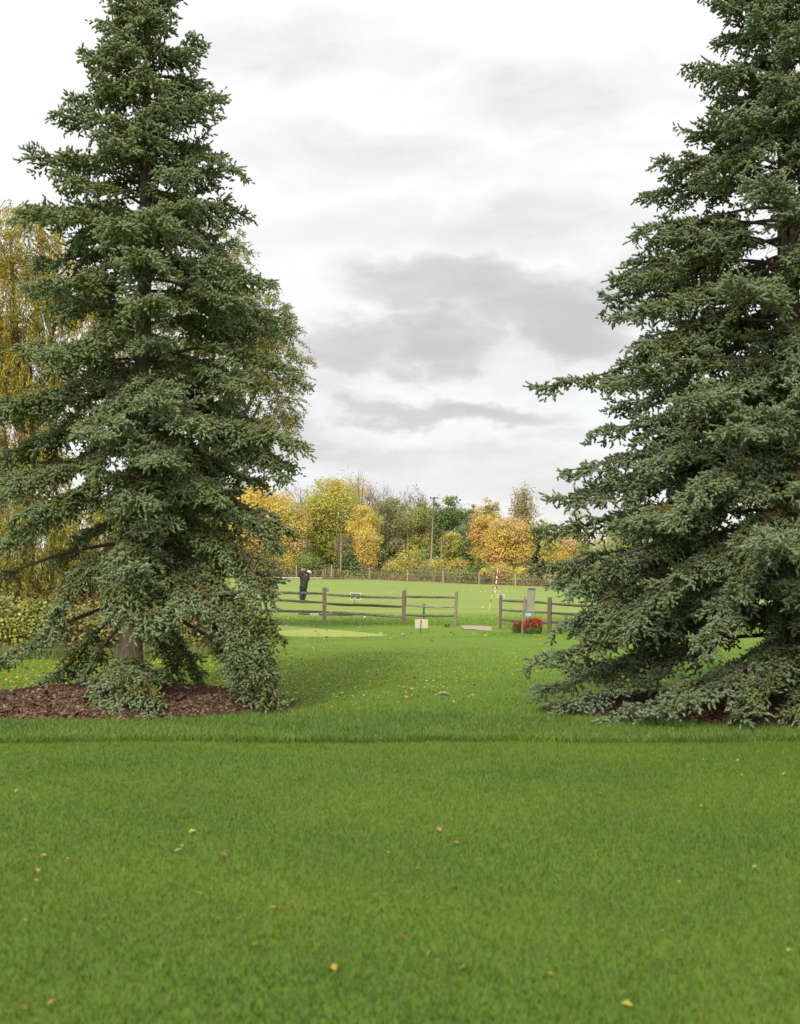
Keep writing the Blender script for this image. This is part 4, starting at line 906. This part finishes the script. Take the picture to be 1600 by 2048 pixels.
# teal tray and low timbers behind the lowest rail
b0 = G(629, 1230.5); t = thing('tray', 'pale teal ball tray on the grass behind the lowest rail', 'tray', b0)
mb = MB(); wdt = 16 * b0[1] / F
mb.box(b0 + (0, 0, .012), (wdt, .22, .02), None, (.26, .42, .38)); mb.build('bottom', m_paint, t)
mb = MB()
for (ox, oy, sx, sy) in ((0, -.11, wdt, .015), (0, .11, wdt, .015), (-wdt / 2 - .008, 0, .014, .235), (wdt / 2 + .008, 0, .014, .235)): mb.box(b0 + (ox, oy, .035), (sx, sy, .065), None, (.30, .46, .42))
mb.build('rim', m_paint, t)
for k, (x0, x1, yb, lab) in enumerate([(638, 646.5, 1230.5, 'dark timber block beside the teal tray'), (654, 705, 1231, 'long low dark timber behind the lowest rail, right of the tray'), (598, 620, 1229.5, 'low dark timber left of the teal tray')]):
    a, b = G(x0, yb), G(x1, yb + .8); mb = MB(); mb.beam(a + (0, .12, .03), b + (0, .12, .03), .10, .07, np.random.default_rng(k), (.15, .105, .075), .006, 10)
    setp(mb.build('timber', m_rail), lab, 'timber', 'low timbers by the range tee')
# slim rods and stakes on the range
def on_ground(px, py):
    Y = 60.
    for _ in range(60):
        g_ = P(px, py, Y); dz = g_[2] - float(gz(g_[0], Y)); Y += dz * 20 if Y > 30 else dz * 5
        Y = min(max(Y, 30), 160)
    return P(px, py, Y)
def rod(name, label, cat, a, b, r_, col, group=None, Y=None):
    g_ = on_ground(*a) if Y is None else P(a[0], a[1], Y); tp_ = P(b[0], b[1], g_[1])
    t_ = MB(); t_.tube([g_ - (0, 0, .03), (g_ + tp_) / 2, tp_], [r_, r_, r_ * .8], 6, col); o_ = t_.build(name, m_paint)
    return setp(o_, label, cat, group)
rod('rod', 'thin dark rod standing left of the golfer', 'rod', (557, 1201), (553.6, 1166), .022, (.07, .10, .06))
rod('rod', 'thin dark rod standing just right of the middle fence post', 'rod', (812.3, 1213), (811.8, 1175.5), .013, (.08, .12, .06))
rod('wooden_stake', 'pale wooden stake upright on the far left of the range', 'stake', (540, 1170.5), (539.5, 1146.5), .075, (.62, .44, .26))
# flags
def cloth(root, pts4, cols_fn, nu=8, nv=8, wav=.04, name='flag', seed=0):
    """hanging cloth between four corner points (tl, tr, br, bl)"""
    r = np.random.default_rng(seed); u, v = np.meshgrid(np.linspace(0, 1, nu), np.linspace(0, 1, nv)); tl, tr_, br, bl = map(np.asarray, pts4)
    Pt = (1 - v)[..., None] * ((1 - u)[..., None] * tl + u[..., None] * tr_) + v[..., None] * ((1 - u)[..., None] * bl + u[..., None] * br)
    Pt[..., 1] += wav * np.sin(u * 9 + v * 3) * u
    V, Q, Cc = [], [], []
    for i_ in range(nv - 1):
        for j_ in range(nu - 1):
            k_ = len(V); V += [Pt[i_, j_], Pt[i_, j_ + 1], Pt[i_ + 1, j_ + 1], Pt[i_ + 1, j_]]; Q.append((k_, k_ + 1, k_ + 2, k_ + 3)); Cc += [cols_fn(i_, j_)] * 4
    o_ = mesh_obj(name, V, [np.array(Q)], m_paint, root, np.array(Cc)); sm = o_.modifiers.new('thick', 'SOLIDIFY'); sm.thickness = .008; return o_
# leaning yellow striped flagstick
g0 = G(978.5, 1220); Yf = g0[1]
t = thing('flagstick', 'leaning black and yellow banded flagstick with a yellow, white and dark checked flag', 'flagstick', g0)
def seg(a, b, r_, col, nm): m_ = MB(); m_.tube([P(*a, Yf), P(*b, Yf)], r_, 8, col); return m_.build(nm, m_paint, t)
seg((978.5, 1220), (981.3, 1206), .022, (.75, .52, .06), 'yellow_band'); seg((981.3, 1206), (982.8, 1197.5), .012, (.05, .06, .04), 'stick')
seg((982.8, 1197.5), (985.3, 1189), .022, (.78, .50, .06), 'yellow_band'); seg((985.3, 1189), (987.5, 1170), .010, (.10, .14, .07), 'stick')
chk = lambda i_, j_: [(.75, .50, .03), (.12, .12, .14), (.78, .74, .55)][(i_ * 3 + j_ * 2 + (i_ // 2)) % 3]
cloth(t, [P(987, 1168.5, Yf), P(989.5, 1169, Yf), P(996.5, 1177, Yf + .05), P(986.3, 1178.5, Yf)], chk, 5, 6, .06)
cloth(t, [P(988.5, 1174, Yf + .02), P(995, 1173, Yf), P(993, 1182, Yf + .02), P(990, 1180, Yf)], chk, 4, 4, .04)
# red and white striped pole
gp = on_ground(990.3, 1184); Yp = gp[1]
t = thing('striped_pole', 'red and white banded pole with a pink checked flag standing on the range', 'pole', gp)
yb = [1184, 1175.5, 1171.5, 1166.8, 1161, 1157.5, 1152, 1147.3]; colsb = ['w', 'w', 'r', 'w', 'r', 'w', 'r']
xat = lambda y_: 990.3 + (1184 - y_) * .118
for k in range(7):
    m_ = MB(); m_.tube([P(xat(yb[k]), yb[k], Yp), P(xat(yb[k + 1]), yb[k + 1], Yp)], 1.45 * Yp / F, 10, (.72, .70, .66) if colsb[k] == 'w' else (.70, .02, .015))
    m_.build('white_band' if colsb[k] == 'w' else 'red_band', m_paint, t)
m_ = MB(); m_.tube([P(994.6, 1147.3, Yp), P(995.4, 1136.5, Yp)], .5 * Yp / F, 6, (.6, .6, .6)); m_.build('tip', m_paint, t)
cloth(t, [P(995, 1136, Yp), P(996.4, 1136.5, Yp), P(1000.3, 1145, Yp), P(994.8, 1144, Yp)], lambda i_, j_: (.80, .74, .78) if (i_ + j_) % 2 else (.72, .10, .30), 5, 6, .12)
# pale flag at the edge of the left spruce
gf = on_ground(502, 1176); t = thing('flagstick', 'flagstick with a pale cream flag at the edge of the left spruce', 'flagstick', gf)
m_ = MB(); m_.tube([gf, P(502.3, 1151, gf[1])], .02, 6, (.6, .55, .4)); m_.build('stick', m_paint, t)
cloth(t, [P(502, 1151, gf[1]), P(503.8, 1152, gf[1]), P(507, 1160.5, gf[1]), P(501.2, 1158.5, gf[1])], lambda i_, j_: (.72, .66, .50) if (i_ + j_) % 3 else (.42, .30, .32), 5, 6, .08)

# leaning screen stand
Yn = G(1044.5, 1267.5)[1]
t = thing('screen_stand', 'leaning grey timber stand with a tall dull mesh panel rising from the red flowers', 'stand', G(1044.5, 1267.5))
r9 = np.random.default_rng(5); FR = (.42, .37, .29)
m_ = MB(); m_.beam(P(1043.5, 1268.5, Yn), P(1050, 1193.5, Yn), .052, .06, r9, (.34, .24, .17), .001, 8); m_.build('post', m_post, t)
m_ = MB(); m_.beam(P(1048, 1262, Yn + .05), P(1055.6, 1175.8, Yn + .12), .026, .05, r9, FR, .001, 8); m_.build('side_rail', m_post, t)
m_ = MB(); m_.beam(P(1064, 1262, Yn + .05), P(1070.2, 1175.8, Yn + .12), .030, .05, r9, FR, .001, 8); m_.build('side_rail', m_post, t)
for y_, h_ in ((1176.3, .02), (1222.8, .03)):
    xo = (1262 - y_) * .084
    m_ = MB(); m_.beam(P(1048.8 + xo, y_, Yn + .085), P(1064 + xo * .78, y_, Yn + .085), .05, h_, r9, FR, .0005, 5); m_.build('crossbar', m_post, t)
mm = mat('mesh_panel', (.27, .27, .22), .75, noise=((60, 60, 60), .4, (.34, .33, .28)))
m_ = MB(); A = [P(1052.3, 1222, Yn + .07), P(1065.8, 1222, Yn + .07), P(1069, 1177, Yn + .10), P(1056.3, 1177, Yn + .10)]
m_.add(np.array(A + [a + (0, .02, 0) for a in A]), [np.array([(0, 1, 2, 3), (7, 6, 5, 4), (0, 4, 5, 1), (1, 5, 6, 2), (2, 6, 7, 3), (3, 7, 4, 0)])]); m_.build('panel', mm, t, usecol=False)
plate(t, 1051, 1225.5, 1062, 1232.5, Yn + .05, (.3, .6, .75), mat('blue_plate', (.33, .60, .74), .5), 'plate', .01)

# red salvia
def salvia(label, cx, base, top, half, n, seed, Y):
    r = np.random.default_rng(seed); b_ = P(cx, base, Y); b_[2] = 0; H = P(cx, top, Y)[2]; hw = half * Y / F
    t_ = thing('flowering_plant', label, 'flowers', b_, 'red flowers at the foot of the screen stand')
    m_ = MB()
    th = r.uniform(0, 6.28, 3600); u_ = r.random(3600) ** .5; zz = r.random(3600)
    rad = hw * np.sqrt(np.clip(1 - ((zz - .38) / (.64 if True else 1)) ** 2, .05, 1)) * (.70 + .30 * u_)
    pos = np.stack([b_[0] + rad * np.cos(th), b_[1] + rad * .8 * np.sin(th), .02 + zz * H * .80], -1)[: int(3600 * min(1, half / 18))]
    nr = unit(pos - (b_ + np.array((0, 0, H * .2))) + r.normal(0, .15, pos.shape))
    V, F4 = leaf_quads(pos, nr, r.uniform(.03, .07, len(pos)), .55, r)
    mesh_obj('leaves', V, [F4], m_leaf, t_, np.repeat(pal_colors([(.15, .24, .08), (.20, .28, .12), (.09, .15, .05), (.32, .38, .20)], len(pos), r), 4, 0))
    a = r.uniform(0, 6.28, n); e_ = r.uniform(.0, 1, n) ** .8; fl = []
    for k in range(n):
        ph = e_[k]; c_ = b_ + np.array((hw * .95 * math.sqrt(max(0, 1 - ph ** 2)) * math.cos(a[k]), hw * .8 * math.sqrt(max(0, 1 - ph ** 2)) * math.sin(a[k]), H * (.30 + .54 * ph)))
        ax = unit(np.array((math.cos(a[k]) * .4, math.sin(a[k]) * .4, 1.)) + r.normal(0, .12, 3)); ln = r.uniform(.06, .12); q_ = 16
        uu = np.linspace(0, 1, q_); aa = uu * 30 + k; out_ = np.stack([np.cos(aa), np.sin(aa), .3 + 0 * aa], -1)
        fl.append(np.c_[c_ + ax * ln * uu[:, None] + out_ * (.020 * (1.15 - uu))[:, None], out_])
    fl = np.concatenate(fl); V, F4 = leaf_quads(fl[:, :3], unit(np.cross(fl[:, 3:], r.normal(0, 1, (len(fl), 3)))), r.uniform(.022, .038, len(fl)), .5, r, axis=fl[:, 3:])
    mesh_obj('flowers', V, [F4], m_leaf, t_, np.repeat(pal_colors([(.60, .04, .025), (.68, .07, .04), (.48, .02, .02), (.72, .15, .08)], len(fl), r), 4, 0))
    tb_ = MB()
    for k in range(0, n, 2): tb_.tube([b_, b_ + (hw * .7 * math.cos(a[k]) * (1 - e_[k] ** 2), hw * .6 * math.sin(a[k]) * (1 - e_[k] ** 2), H * (.34 + .48 * e_[k]))], .004, 3, (.10, .14, .05), False)
    tb_.build('stems', m_wood_attr, t_)
salvia('large mound of red flowers right of the stand post', 1066, 1268, 1236, 18.5, 150, 3, Yn + .05)
salvia('small clump of red flowers left of the stand post', 1032, 1263, 1245, 6.5, 20, 4, Yn + .35)
salvia('few red flowers just left of the stand post', 1042, 1262, 1239, 4.5, 5, 5, Yn + .45)

# balls on the range
r = np.random.default_rng(12); proto = None
spots = [(1001, 1181), (1008, 1180), (968, 1183), (973, 1183.5), (961, 1184), (981, 1182.5), (1016, 1180), (1022, 1181), (953, 1181), (947, 1183.5), (942, 1182), (1030, 1182), (927, 1182.5), (775, 1186), (781, 1186), (788, 1184), (804, 1185), (812, 1186.5), (827, 1184), (842, 1185), (865, 1186), (873, 1186), (965, 1216), (1119, 1197), (1111, 1185), (1061, 1184), (998, 1184.5), (990, 1186), (986, 1183), (1012, 1183)]
for k, (x_, y_) in enumerate(spots):
    g_ = on_ground(x_ + r.normal(0, .6), y_ + r.normal(0, .3))
    if proto is None:
        bm = bmesh.new(); bmesh.ops.create_uvsphere(bm, u_segments=12, v_segments=8, radius=.032); me = bpy.data.meshes.new('golf_ball'); bm.to_mesh(me); bm.free()
        me.materials.append(mat('ball', (.75, .72, .32), .4)); proto = bpy.data.objects.new('golf_ball', me); o = proto
    else: o = proto.copy()
    C.objects.link(o); o.location = (g_[0], g_[1], g_[2] + .03)
    setp(o, 'pale yellow golf ball lying out on the driving range', 'golf ball', 'range balls')
o = proto.copy(); o.data = proto.data.copy(); o.data.materials[0] = mat('ball_white', (.8, .8, .78), .4); C.objects.link(o); g_ = G(729, 1236); o.location = (g_[0], g_[1], .03)
setp(o, 'white golf ball on the grass under the middle fence span', 'golf ball', 'balls near the fence')

# ------------------------------------------------------------------ far edge: wire fence, logs, poles, house
f3 = thing('wire_fence', 'thin posts and wire fence along the far edge of the range', 'fence', on_ground(739, 1158))
fp = [(455, 1130, 1154), (523, 1130, 1154), (593, 1130, 1154.5), (663, 1129, 1155.5), (739, 1134.5, 1158.5), (815, 1139, 1161.5), (886, 1142, 1165), (958, 1145, 1169), (1030.5, 1148, 1171.5), (1101, 1150, 1176), (1184, 1152, 1177), (1270, 1155, 1180), (1370, 1158, 1184), (1480, 1161, 1188)]
tops = []
for (px_, tp_, bs) in fp:
    ed = float(edge(px_)[1]) - 1.0; x_ = (px_ - 800) / F * ed; z_ = float(gz(x_, ed)); q_ = P(px_ + .4, tp_, ed); m_ = MB()
    m_.tube([(x_, ed, z_ - .1), (x_, ed, (z_ + q_[2]) / 2), q_], .085, 6, (.55, .42, .30)); m_.build('post', m_post, f3); tops.append((q_, z_))
m_ = MB()
for a_, b_ in zip(tops[:-1], tops[1:]):
    for f_ in (.25, .6, .93):
        A = a_[0] * 1.; B = b_[0] * 1.; A[2] = a_[1] + (a_[0][2] - a_[1]) * f_; B[2] = b_[1] + (b_[0][2] - b_[1]) * f_; m_.tube([A, (A + B) / 2 - (0, 0, .03), B], .012, 3, (.4, .38, .35), False)
m_.build('wire', m_metal, f3)
for k, (x0, x1, col, lab, th_) in enumerate([(508, 556, (.42, .34, .27), 'far log with a dark cut end, leftmost', .25), (556, 600, (.62, .55, .47), 'pale grey far log behind the thin rod', .22), (600, 645, (.58, .50, .42), 'pale far log directly behind the golfer', .22),
                                       (645, 688, (.20, .14, .11), 'dark far log right of the golfer', .24), (688, 740, (.30, .20, .15), 'dark brown far log left of the slim golden column', .16), (745, 800, (.32, .22, .16), 'thin brown far log right of the slim golden column', .13),
                                       (830, 890, (.40, .30, .23), 'thin brown far log below the tall utility pole', .12)]):
    e0, e1 = float(edge(x0)[1]) - 1.6, float(edge(x1)[1]) - 1.6; a_ = np.array(((x0 - 800) / F * e0, e0, 0)); b_ = np.array(((x1 - 800) / F * e1, e1, 0))
    a_[2] = float(gz(a_[0], e0)) + th_ * .5; b_[2] = float(gz(b_[0], e1)) + th_ * .5; m_ = MB(); rr_ = np.random.default_rng(k); n_ = 12; tt = np.linspace(0, 1, n_)[:, None]
    m_.tube(a_ + (b_ - a_) * tt + rr_.normal(0, .025, (n_, 3)), th_ * .5 * rr_.uniform(.9, 1.1, n_), 8, col); setp(m_.build('log', m_wood_attr, smooth=True), lab, 'log', 'logs laid along the far edge of the range')
def pole(label, a, b, Y, r_, cross=False):
    g_ = P(a[0], a[1], Y); g_[2] = float(gz(g_[0], Y)); tp_ = P(b[0], b[1], Y); t_ = thing('utility_pole', label, 'utility pole', g_, 'poles in front of the tree line')
    m_ = MB(); m_.tube([g_, (g_ + tp_) / 2, tp_], [r_ * 1.2, r_, r_ * .8], 8, (.42, .33, .27)); m_.build('shaft', m_post, t_, smooth=True)
    if cross:
        m_ = MB(); c_ = tp_ - (0, 0, .15); m_.beam(c_ - (.6, .15, 0), c_ + (.62, .15, 0), .12, .14, np.random.default_rng(3), (.10, .07, .06), .001, 5); m_.build('crossarm', m_post, t_)
        for dx in (-.5, .5): m_ = MB(); m_.tube([c_ + (dx, .15, .06), c_ + (dx, .15, .24)], [.04, .03], 6, (.12, .1, .09)); m_.build('insulator', m_metal, t_)
pole('tall leaning utility pole with a crossarm above the tree line', (860.5, 1165), (868, 994), 163.5, .12, True)
pole('shorter leaning pole just right of the tall utility pole', (879.5, 1165), (885.5, 1048), 162.5, .09)
pole('short pale pole in front of the yellow topped tree', (815, 1160), (815, 1049), 163.5, .07)
pole('short pale pole in front of the big round maple', (681, 1160), (683, 1028), 163.0, .07)
Yh = 184.; b_ = P(915, 1150, Yh); b_[2] = float(gz(b_[0], Yh)); t = thing('house', 'low white house with a dark roof glimpsed between the trees', 'house', b_)
zt = P(900, 1117, Yh)[2]; zr = P(900, 1104, Yh)[2]
m_ = MB(); m_.box((b_[0], Yh + 3, (b_[2] + zt) / 2), (6.0, 6, zt - b_[2]), None, (.6, .6, .58)); m_.build('wall', m_paint, t)
m_ = MB(); xa, xb = b_[0] - 3.4, b_[0] + 3.4
m_.add([(xa, Yh - .4, zt), (xb, Yh - .4, zt), (xb, Yh + 6.4, zt), (xa, Yh + 6.4, zt), (xa, Yh + 3, zr), (xb, Yh + 3, zr)], [np.array([(0, 1, 5, 4), (2, 3, 4, 5), (3, 2, 1, 0)]), np.array([(0, 4, 3), (1, 2, 5)])], (.09, .075, .07)); m_.build('roof', m_paint, t)
for dx in (-1.8, .4, 1.9): m_ = MB(); m_.box((b_[0] + dx, Yh - .02, zt - .8), (.8, .06, .7), None, (.10, .12, .14)); m_.build('window', m_paint, t)

# ------------------------------------------------------------------ golfer
def skin(name, nodes, edges, m, parent, root_i=0, sub=2, origin=None):
    bm = bmesh.new(); lay = bm.verts.layers.skin.verify(); vs = []
    org = np.array(parent.location) if parent is not None else np.zeros(3)
    for (co, r_) in nodes:
        v = bm.verts.new(tuple(np.asarray(co) - org)); v[lay].radius = r_ if isinstance(r_, tuple) else (r_, r_); vs.append(v)
    vs[root_i][lay].use_root = True
    for a, b in edges: bm.edges.new((vs[a], vs[b]))
    me = bpy.data.meshes.new(name); bm.to_mesh(me); bm.free(); me.materials.append(m)
    o = bpy.data.objects.new(name, me); C.objects.link(o); o.parent = parent
    md = o.modifiers.new('skin', 'SKIN'); md.use_smooth_shade = True
    sb = o.modifiers.new('sub', 'SUBSURF'); sb.levels = sb.render_levels = sub
    return o
YP = 55.5; Q = lambda x_, y_, dy=0.: P(x_, y_, YP + dy)
gl = Q(604, 1205.6); gl[2] = float(gz(gl[0], YP))
per = thing('person', 'golfer seen from behind, white cap, black jacket, navy trousers, hands raised in the swing', 'person', gl)
m_skin = mat('skin', (.62, .34, .24), .55); m_jack = mat('jacket', (.022, .022, .020), .7, noise=((30, 30, 30), .4, (.05, .05, .045))); m_trs = mat('trousers', (.028, .034, .062), .75, noise=((20, 20, 9), .6, (.075, .085, .13)))
hand_c = Q(605.6, 1138.4, .18)
nodes = [(Q(606, 1178), (.13, .11)), (Q(606.5, 1170), (.12, .10)), (Q(608, 1160, .05), (.15, .11)), (Q(611, 1153.5, .08), (.10, .09)), (Q(614, 1150.3, .12), .055), (Q(616.4, 1148.3, .15), .072), (Q(618.2, 1145.3, .18), .088),
         (Q(605, 1153.8, .05), .065), (Q(597.8, 1146.8, .0), .045), (Q(603.2, 1140, .13), .030), (Q(615.8, 1155, .15), .065), (Q(614, 1147, .33), .045), (Q(608.6, 1140.6, .24), .030),
         (Q(602.5, 1182), .10), (Q(602.3, 1193, -.02), .065), (Q(602.6, 1203.5, .0), .045), (Q(601.6, 1205, .10), .035),
         (Q(609, 1182, .04), .10), (Q(608, 1193, .12), .065), (Q(605, 1203.5, .10), .045), (Q(606.2, 1205, .2), .035),
         (Q(604.9, 1138.9, .16), (.035, .02)), (Q(607.0, 1139.0, .20), (.035, .02)), (Q(619.2, 1146.4, .275), .018)]
edges_ = [(0, 1), (1, 2), (2, 3), (3, 4), (4, 5), (5, 6), (3, 7), (7, 8), (8, 9), (3, 10), (10, 11), (11, 12), (0, 13), (13, 14), (14, 15), (15, 16), (0, 17), (17, 18), (18, 19), (19, 20), (9, 21), (12, 22), (6, 23)]
def fingers(pi, c_, ax, side):
    """four unequal fingers curled round the grip and a thumb from the side of the palm"""
    for k in range(4):
        o_ = np.array(ax) * (k - 1.5) * .021; l_ = (.030, .034, .032, .026)[k]
        a_ = c_ + o_ + np.array((side * .03, .005, .02)); b2 = a_ + np.array((side * l_ * .6, .03, .012)); c2 = b2 + np.array((-side * l_ * .5, .03, -.01))
        i0 = len(nodes); nodes.extend([(a_, .010), (b2, .009), (c2, .008)]); edges_.extend([(pi, i0), (i0, i0 + 1), (i0 + 1, i0 + 2)])
    i0 = len(nodes); a_ = c_ + np.array(ax) * .04; nodes.extend([(a_, .011), (a_ + np.array((0, .04, .015)), .009)]); edges_.extend([(pi, i0), (i0, i0 + 1)])
fingers(21, nodes[21][0], (.6, 0, -.7), -1); fingers(22, nodes[22][0], (.6, 0, -.7), 1)
nodes = [(c_, tuple(np.array(r_ if isinstance(r_, tuple) else (r_, r_)) * (.72 if i_ in (0, 1, 2, 3, 7, 8, 10, 11, 13, 14, 15, 17, 18, 19) else 1))) for i_, (c_, r_) in enumerate(nodes)]
skin('body', nodes, edges_, m_skin, per, 0)
jn = [(Q(606.8, 1174.4), (.225, .155)), (Q(607.2, 1169), (.205, .145)), (Q(608.8, 1160.5, .05), (.20, .145)), (Q(610.8, 1154.5, .07), (.155, .12)), (Q(614.4, 1150.3, .12), .085),
      (Q(604.6, 1154.2, .05), .092), (Q(600.5, 1150.5, .02), .074), (Q(597.6, 1146.8, .0), .066), (Q(603.1, 1140.6, .12), .046), (Q(616.2, 1156, .13), .095), (Q(614.8, 1149.5, .28), .07), (Q(613.6, 1146, .33), .062), (Q(609.0, 1141.4, .24), .045), (Q(606.6, 1176.2), (.22, .15))]
jn = [(c_, tuple(np.array(r_ if isinstance(r_, tuple) else (r_, r_)) * (1.28 if k_ in (0, 1, 2, 3, 13) else 1.15))) for k_, (c_, r_) in enumerate(jn)]; tn_k = 1.12
skin('jacket', jn, [(13, 0), (0, 1), (1, 2), (2, 3), (3, 4), (3, 5), (5, 6), (6, 7), (7, 8), (3, 9), (9, 10), (10, 11), (11, 12)], m_jack, per, 1)
tn = [(Q(606.3, 1175), (.175, .14)), (Q(606.3, 1180), (.19, .155)), (Q(602.9, 1185), .118), (Q(602.4, 1193, -.02), .088), (Q(603.4, 1204, .0), .066), (Q(609, 1185, .04), .122), (Q(607.8, 1193, .12), .095), (Q(604.8, 1204, .10), .066)]
tn = [(c_, tuple(np.array(r_ if isinstance(r_, tuple) else (r_, r_)) * 1.22)) for c_, r_ in tn]
skin('trousers', tn, [(0, 1), (1, 2), (2, 3), (3, 4), (1, 5), (5, 6), (6, 7)], m_trs, per, 1)
m_shoe = mat('shoe', (.10, .10, .10), .5)
for (x_, dy_) in ((603.3, 0.), (605.6, .12)):
    a_ = Q(x_, 1205.3, dy_); a_[2] = .035 + float(gz(a_[0], a_[1])); skin('shoe', [(a_, (.045, .035)), (a_ + (.03, .10, 0), (.048, .032)), (a_ + (.05, .19, -.005), (.035, .022))], [(0, 1), (1, 2)], m_shoe, per, 0)
hc_ = np.array(Q(618.0, 1145.4, .18)); m_cap = mat('cap', (.80, .80, .84), .7)
bm = bmesh.new(); bmesh.ops.create_uvsphere(bm, u_segments=20, v_segments=12, radius=.128)
for v in list(bm.verts):
    if v.co.z < -.045: bm.verts.remove(v)
rm = Matrix.Rotation(math.radians(28), 3, 'Y') @ Matrix.Rotation(math.radians(-22), 3, 'X')
for v in bm.verts: v.co = rm @ Vector((v.co.x * .98, v.co.y * 1.1, v.co.z * .88)) + Vector(hc_ - gl)
me = bpy.data.meshes.new('cap'); bm.to_mesh(me); bm.free(); me.materials.append(m_cap)
for p_ in me.polygons: p_.use_smooth = True
cp = bpy.data.objects.new('cap', me); C.objects.link(cp); cp.parent = per; cp.modifiers.new('thick', 'SOLIDIFY').thickness = .006
th_ = np.linspace(-.9, .9, 9); vz = [rm @ Vector((.122 * math.sin(a), .132 * math.cos(a), -.02)) for a in th_] + [rm @ Vector((.115 * math.sin(a), .132 * math.cos(a) + .075, -.045)) for a in th_]
vv = mesh_obj('visor', np.array([tuple(v) for v in vz]) + hc_ - gl, [np.array([(k, k + 1, k + 10, k + 9) for k in range(8)])], m_cap, per, smooth=True, local=True); vv.parent = cp; vv.modifiers.new('thick', 'SOLIDIFY').thickness = .006
m_ = MB(); hp = np.array(Q(616.6, 1148.0, .15)); m_.tube([hp + (.01, -.045, .04), hp + (-.02, -.05, .0), hp + (-.03, -.03, -.05)], [.075, .08, .06], 10, (.03, .022, .018)); m_.build('hair', m_paint, per, smooth=True)
tc_ = thing('golf_club', 'golf club with a red grip held over the shoulder of the golfer', 'golf club', Q(605, 1137.6, .17))
m_ = MB(); m_.tube([Q(605, 1137.4, .17), Q(610.8, 1144, .26)], .016, 8, (.70, .05, .035)); m_.build('grip', m_paint, tc_)
m_ = MB(); m_.tube([Q(610.8, 1144, .26), Q(619.6, 1157.5, .42)], .006, 6, (.5, .5, .5)); m_.build('shaft', m_metal, tc_)
skin('club_head', [(Q(619.6, 1157.5, .42), .02), (Q(620.2, 1159.3, .42), (.04, .03)), (Q(620.8, 1161.2, .44), (.035, .022))], [(0, 1), (1, 2)], mat('club_head', (.62, .62, .58), .35), tc_, 1)

# ------------------------------------------------------------------ odds and ends on the mulch and lawn
def on_bed(px, py):
    g_ = G(px, py)
    for _ in range(12):
        h_ = 0
        for (cx, cy, rx, ry), hh in ((BED1, .22), (BED2, .20)):
            q_ = ((g_[0] - cx) / rx) ** 2 + ((g_[1] - cy) / ry) ** 2
            if q_ < 1: h_ = hh * (1 - q_ ** 1.1)
        g_ = G(px, py, h_)
    return g_
for k, (a, b, r_, lab) in enumerate([((52, 1436), (100, 1428), .014, 'pale bare stick on the mulch, lower left'), ((120, 1420), (132, 1433), .012, 'short pale stick on the mulch, steeply angled'), ((170, 1393), (195, 1388), .010, 'grey twig on the back of the left mulch mound'),
                                ((880, 1389.5), (899, 1393), .022, 'short pale stick lying on the open lawn'), ((30, 1441), (60, 1438), .010, 'thin pale stick at the mulch edge')]):
    A, B = on_bed(*a) + (0, 0, .02), on_bed(*b) + (0, 0, .025); m_ = MB(); m_.tube([A, (A + B) / 2 + (0, .02, .015), B], [r_, r_ * .9, r_ * .6], 6, (.52, .44, .34)); setp(m_.build('stick', m_wood_attr, smooth=True), lab, 'stick', 'loose sticks')
for k, (x_, y_, r_, lab) in enumerate([(378, 1425, .035, 'pale stone in the mulch right of the front branch'), (340, 1404, .035, 'rounded stone high on the mulch mound'), (48, 1437, .03, 'small white stone at the left mulch edge'), (118, 1441, .025, 'small white stone at the mulch front edge'),
                                  (379, 1435, .028, 'flat stone right under the pale stone'), (325, 1402, .03, 'tan stone beside the rounded stone')]):
    bm = bmesh.new(); bmesh.ops.create_icosphere(bm, subdivisions=2, radius=r_); rr_ = np.random.default_rng(k)
    for v in bm.verts: v.co *= float(rr_.uniform(.85, 1.1)); v.co.z *= .6
    me = bpy.data.meshes.new('stone'); bm.to_mesh(me); bm.free(); me.materials.append(mat('stone', (.50, .45, .38), .9, noise=((40, 40, 40), .4, (.3, .25, .2))))
    for p_ in me.polygons: p_.use_smooth = True
    o = bpy.data.objects.new('stone', me); C.objects.link(o); o.location = tuple(on_bed(x_, y_) + (0, 0, .02)); setp(o, lab, 'stone', 'stones on the mulch')
for (x_, y_, n_, lab) in [(478, 1424, 220, 'small bright green weed at the mulch edge below the right skirt')]:
    r = np.random.default_rng(n_); c_ = on_bed(x_, y_); pos = c_ + np.abs(r.normal(0, 1, (n_, 3))) * (0, 0, .06) + r.normal(0, 1, (n_, 3)) * (.10, .07, 0) * min(1, n_ / 150)
    V, F4 = leaf_quads(pos, unit(r.normal(0, .4, (n_, 3)) + (0, -.3, .8)), r.uniform(.02, .05, n_), .45, r)
    setp(mesh_obj('small_plant', V, [F4], m_leaf, None, np.repeat(pal_colors([(.22, .34, .09), (.16, .28, .06)], n_, r), 4, 0)), lab, 'weed')
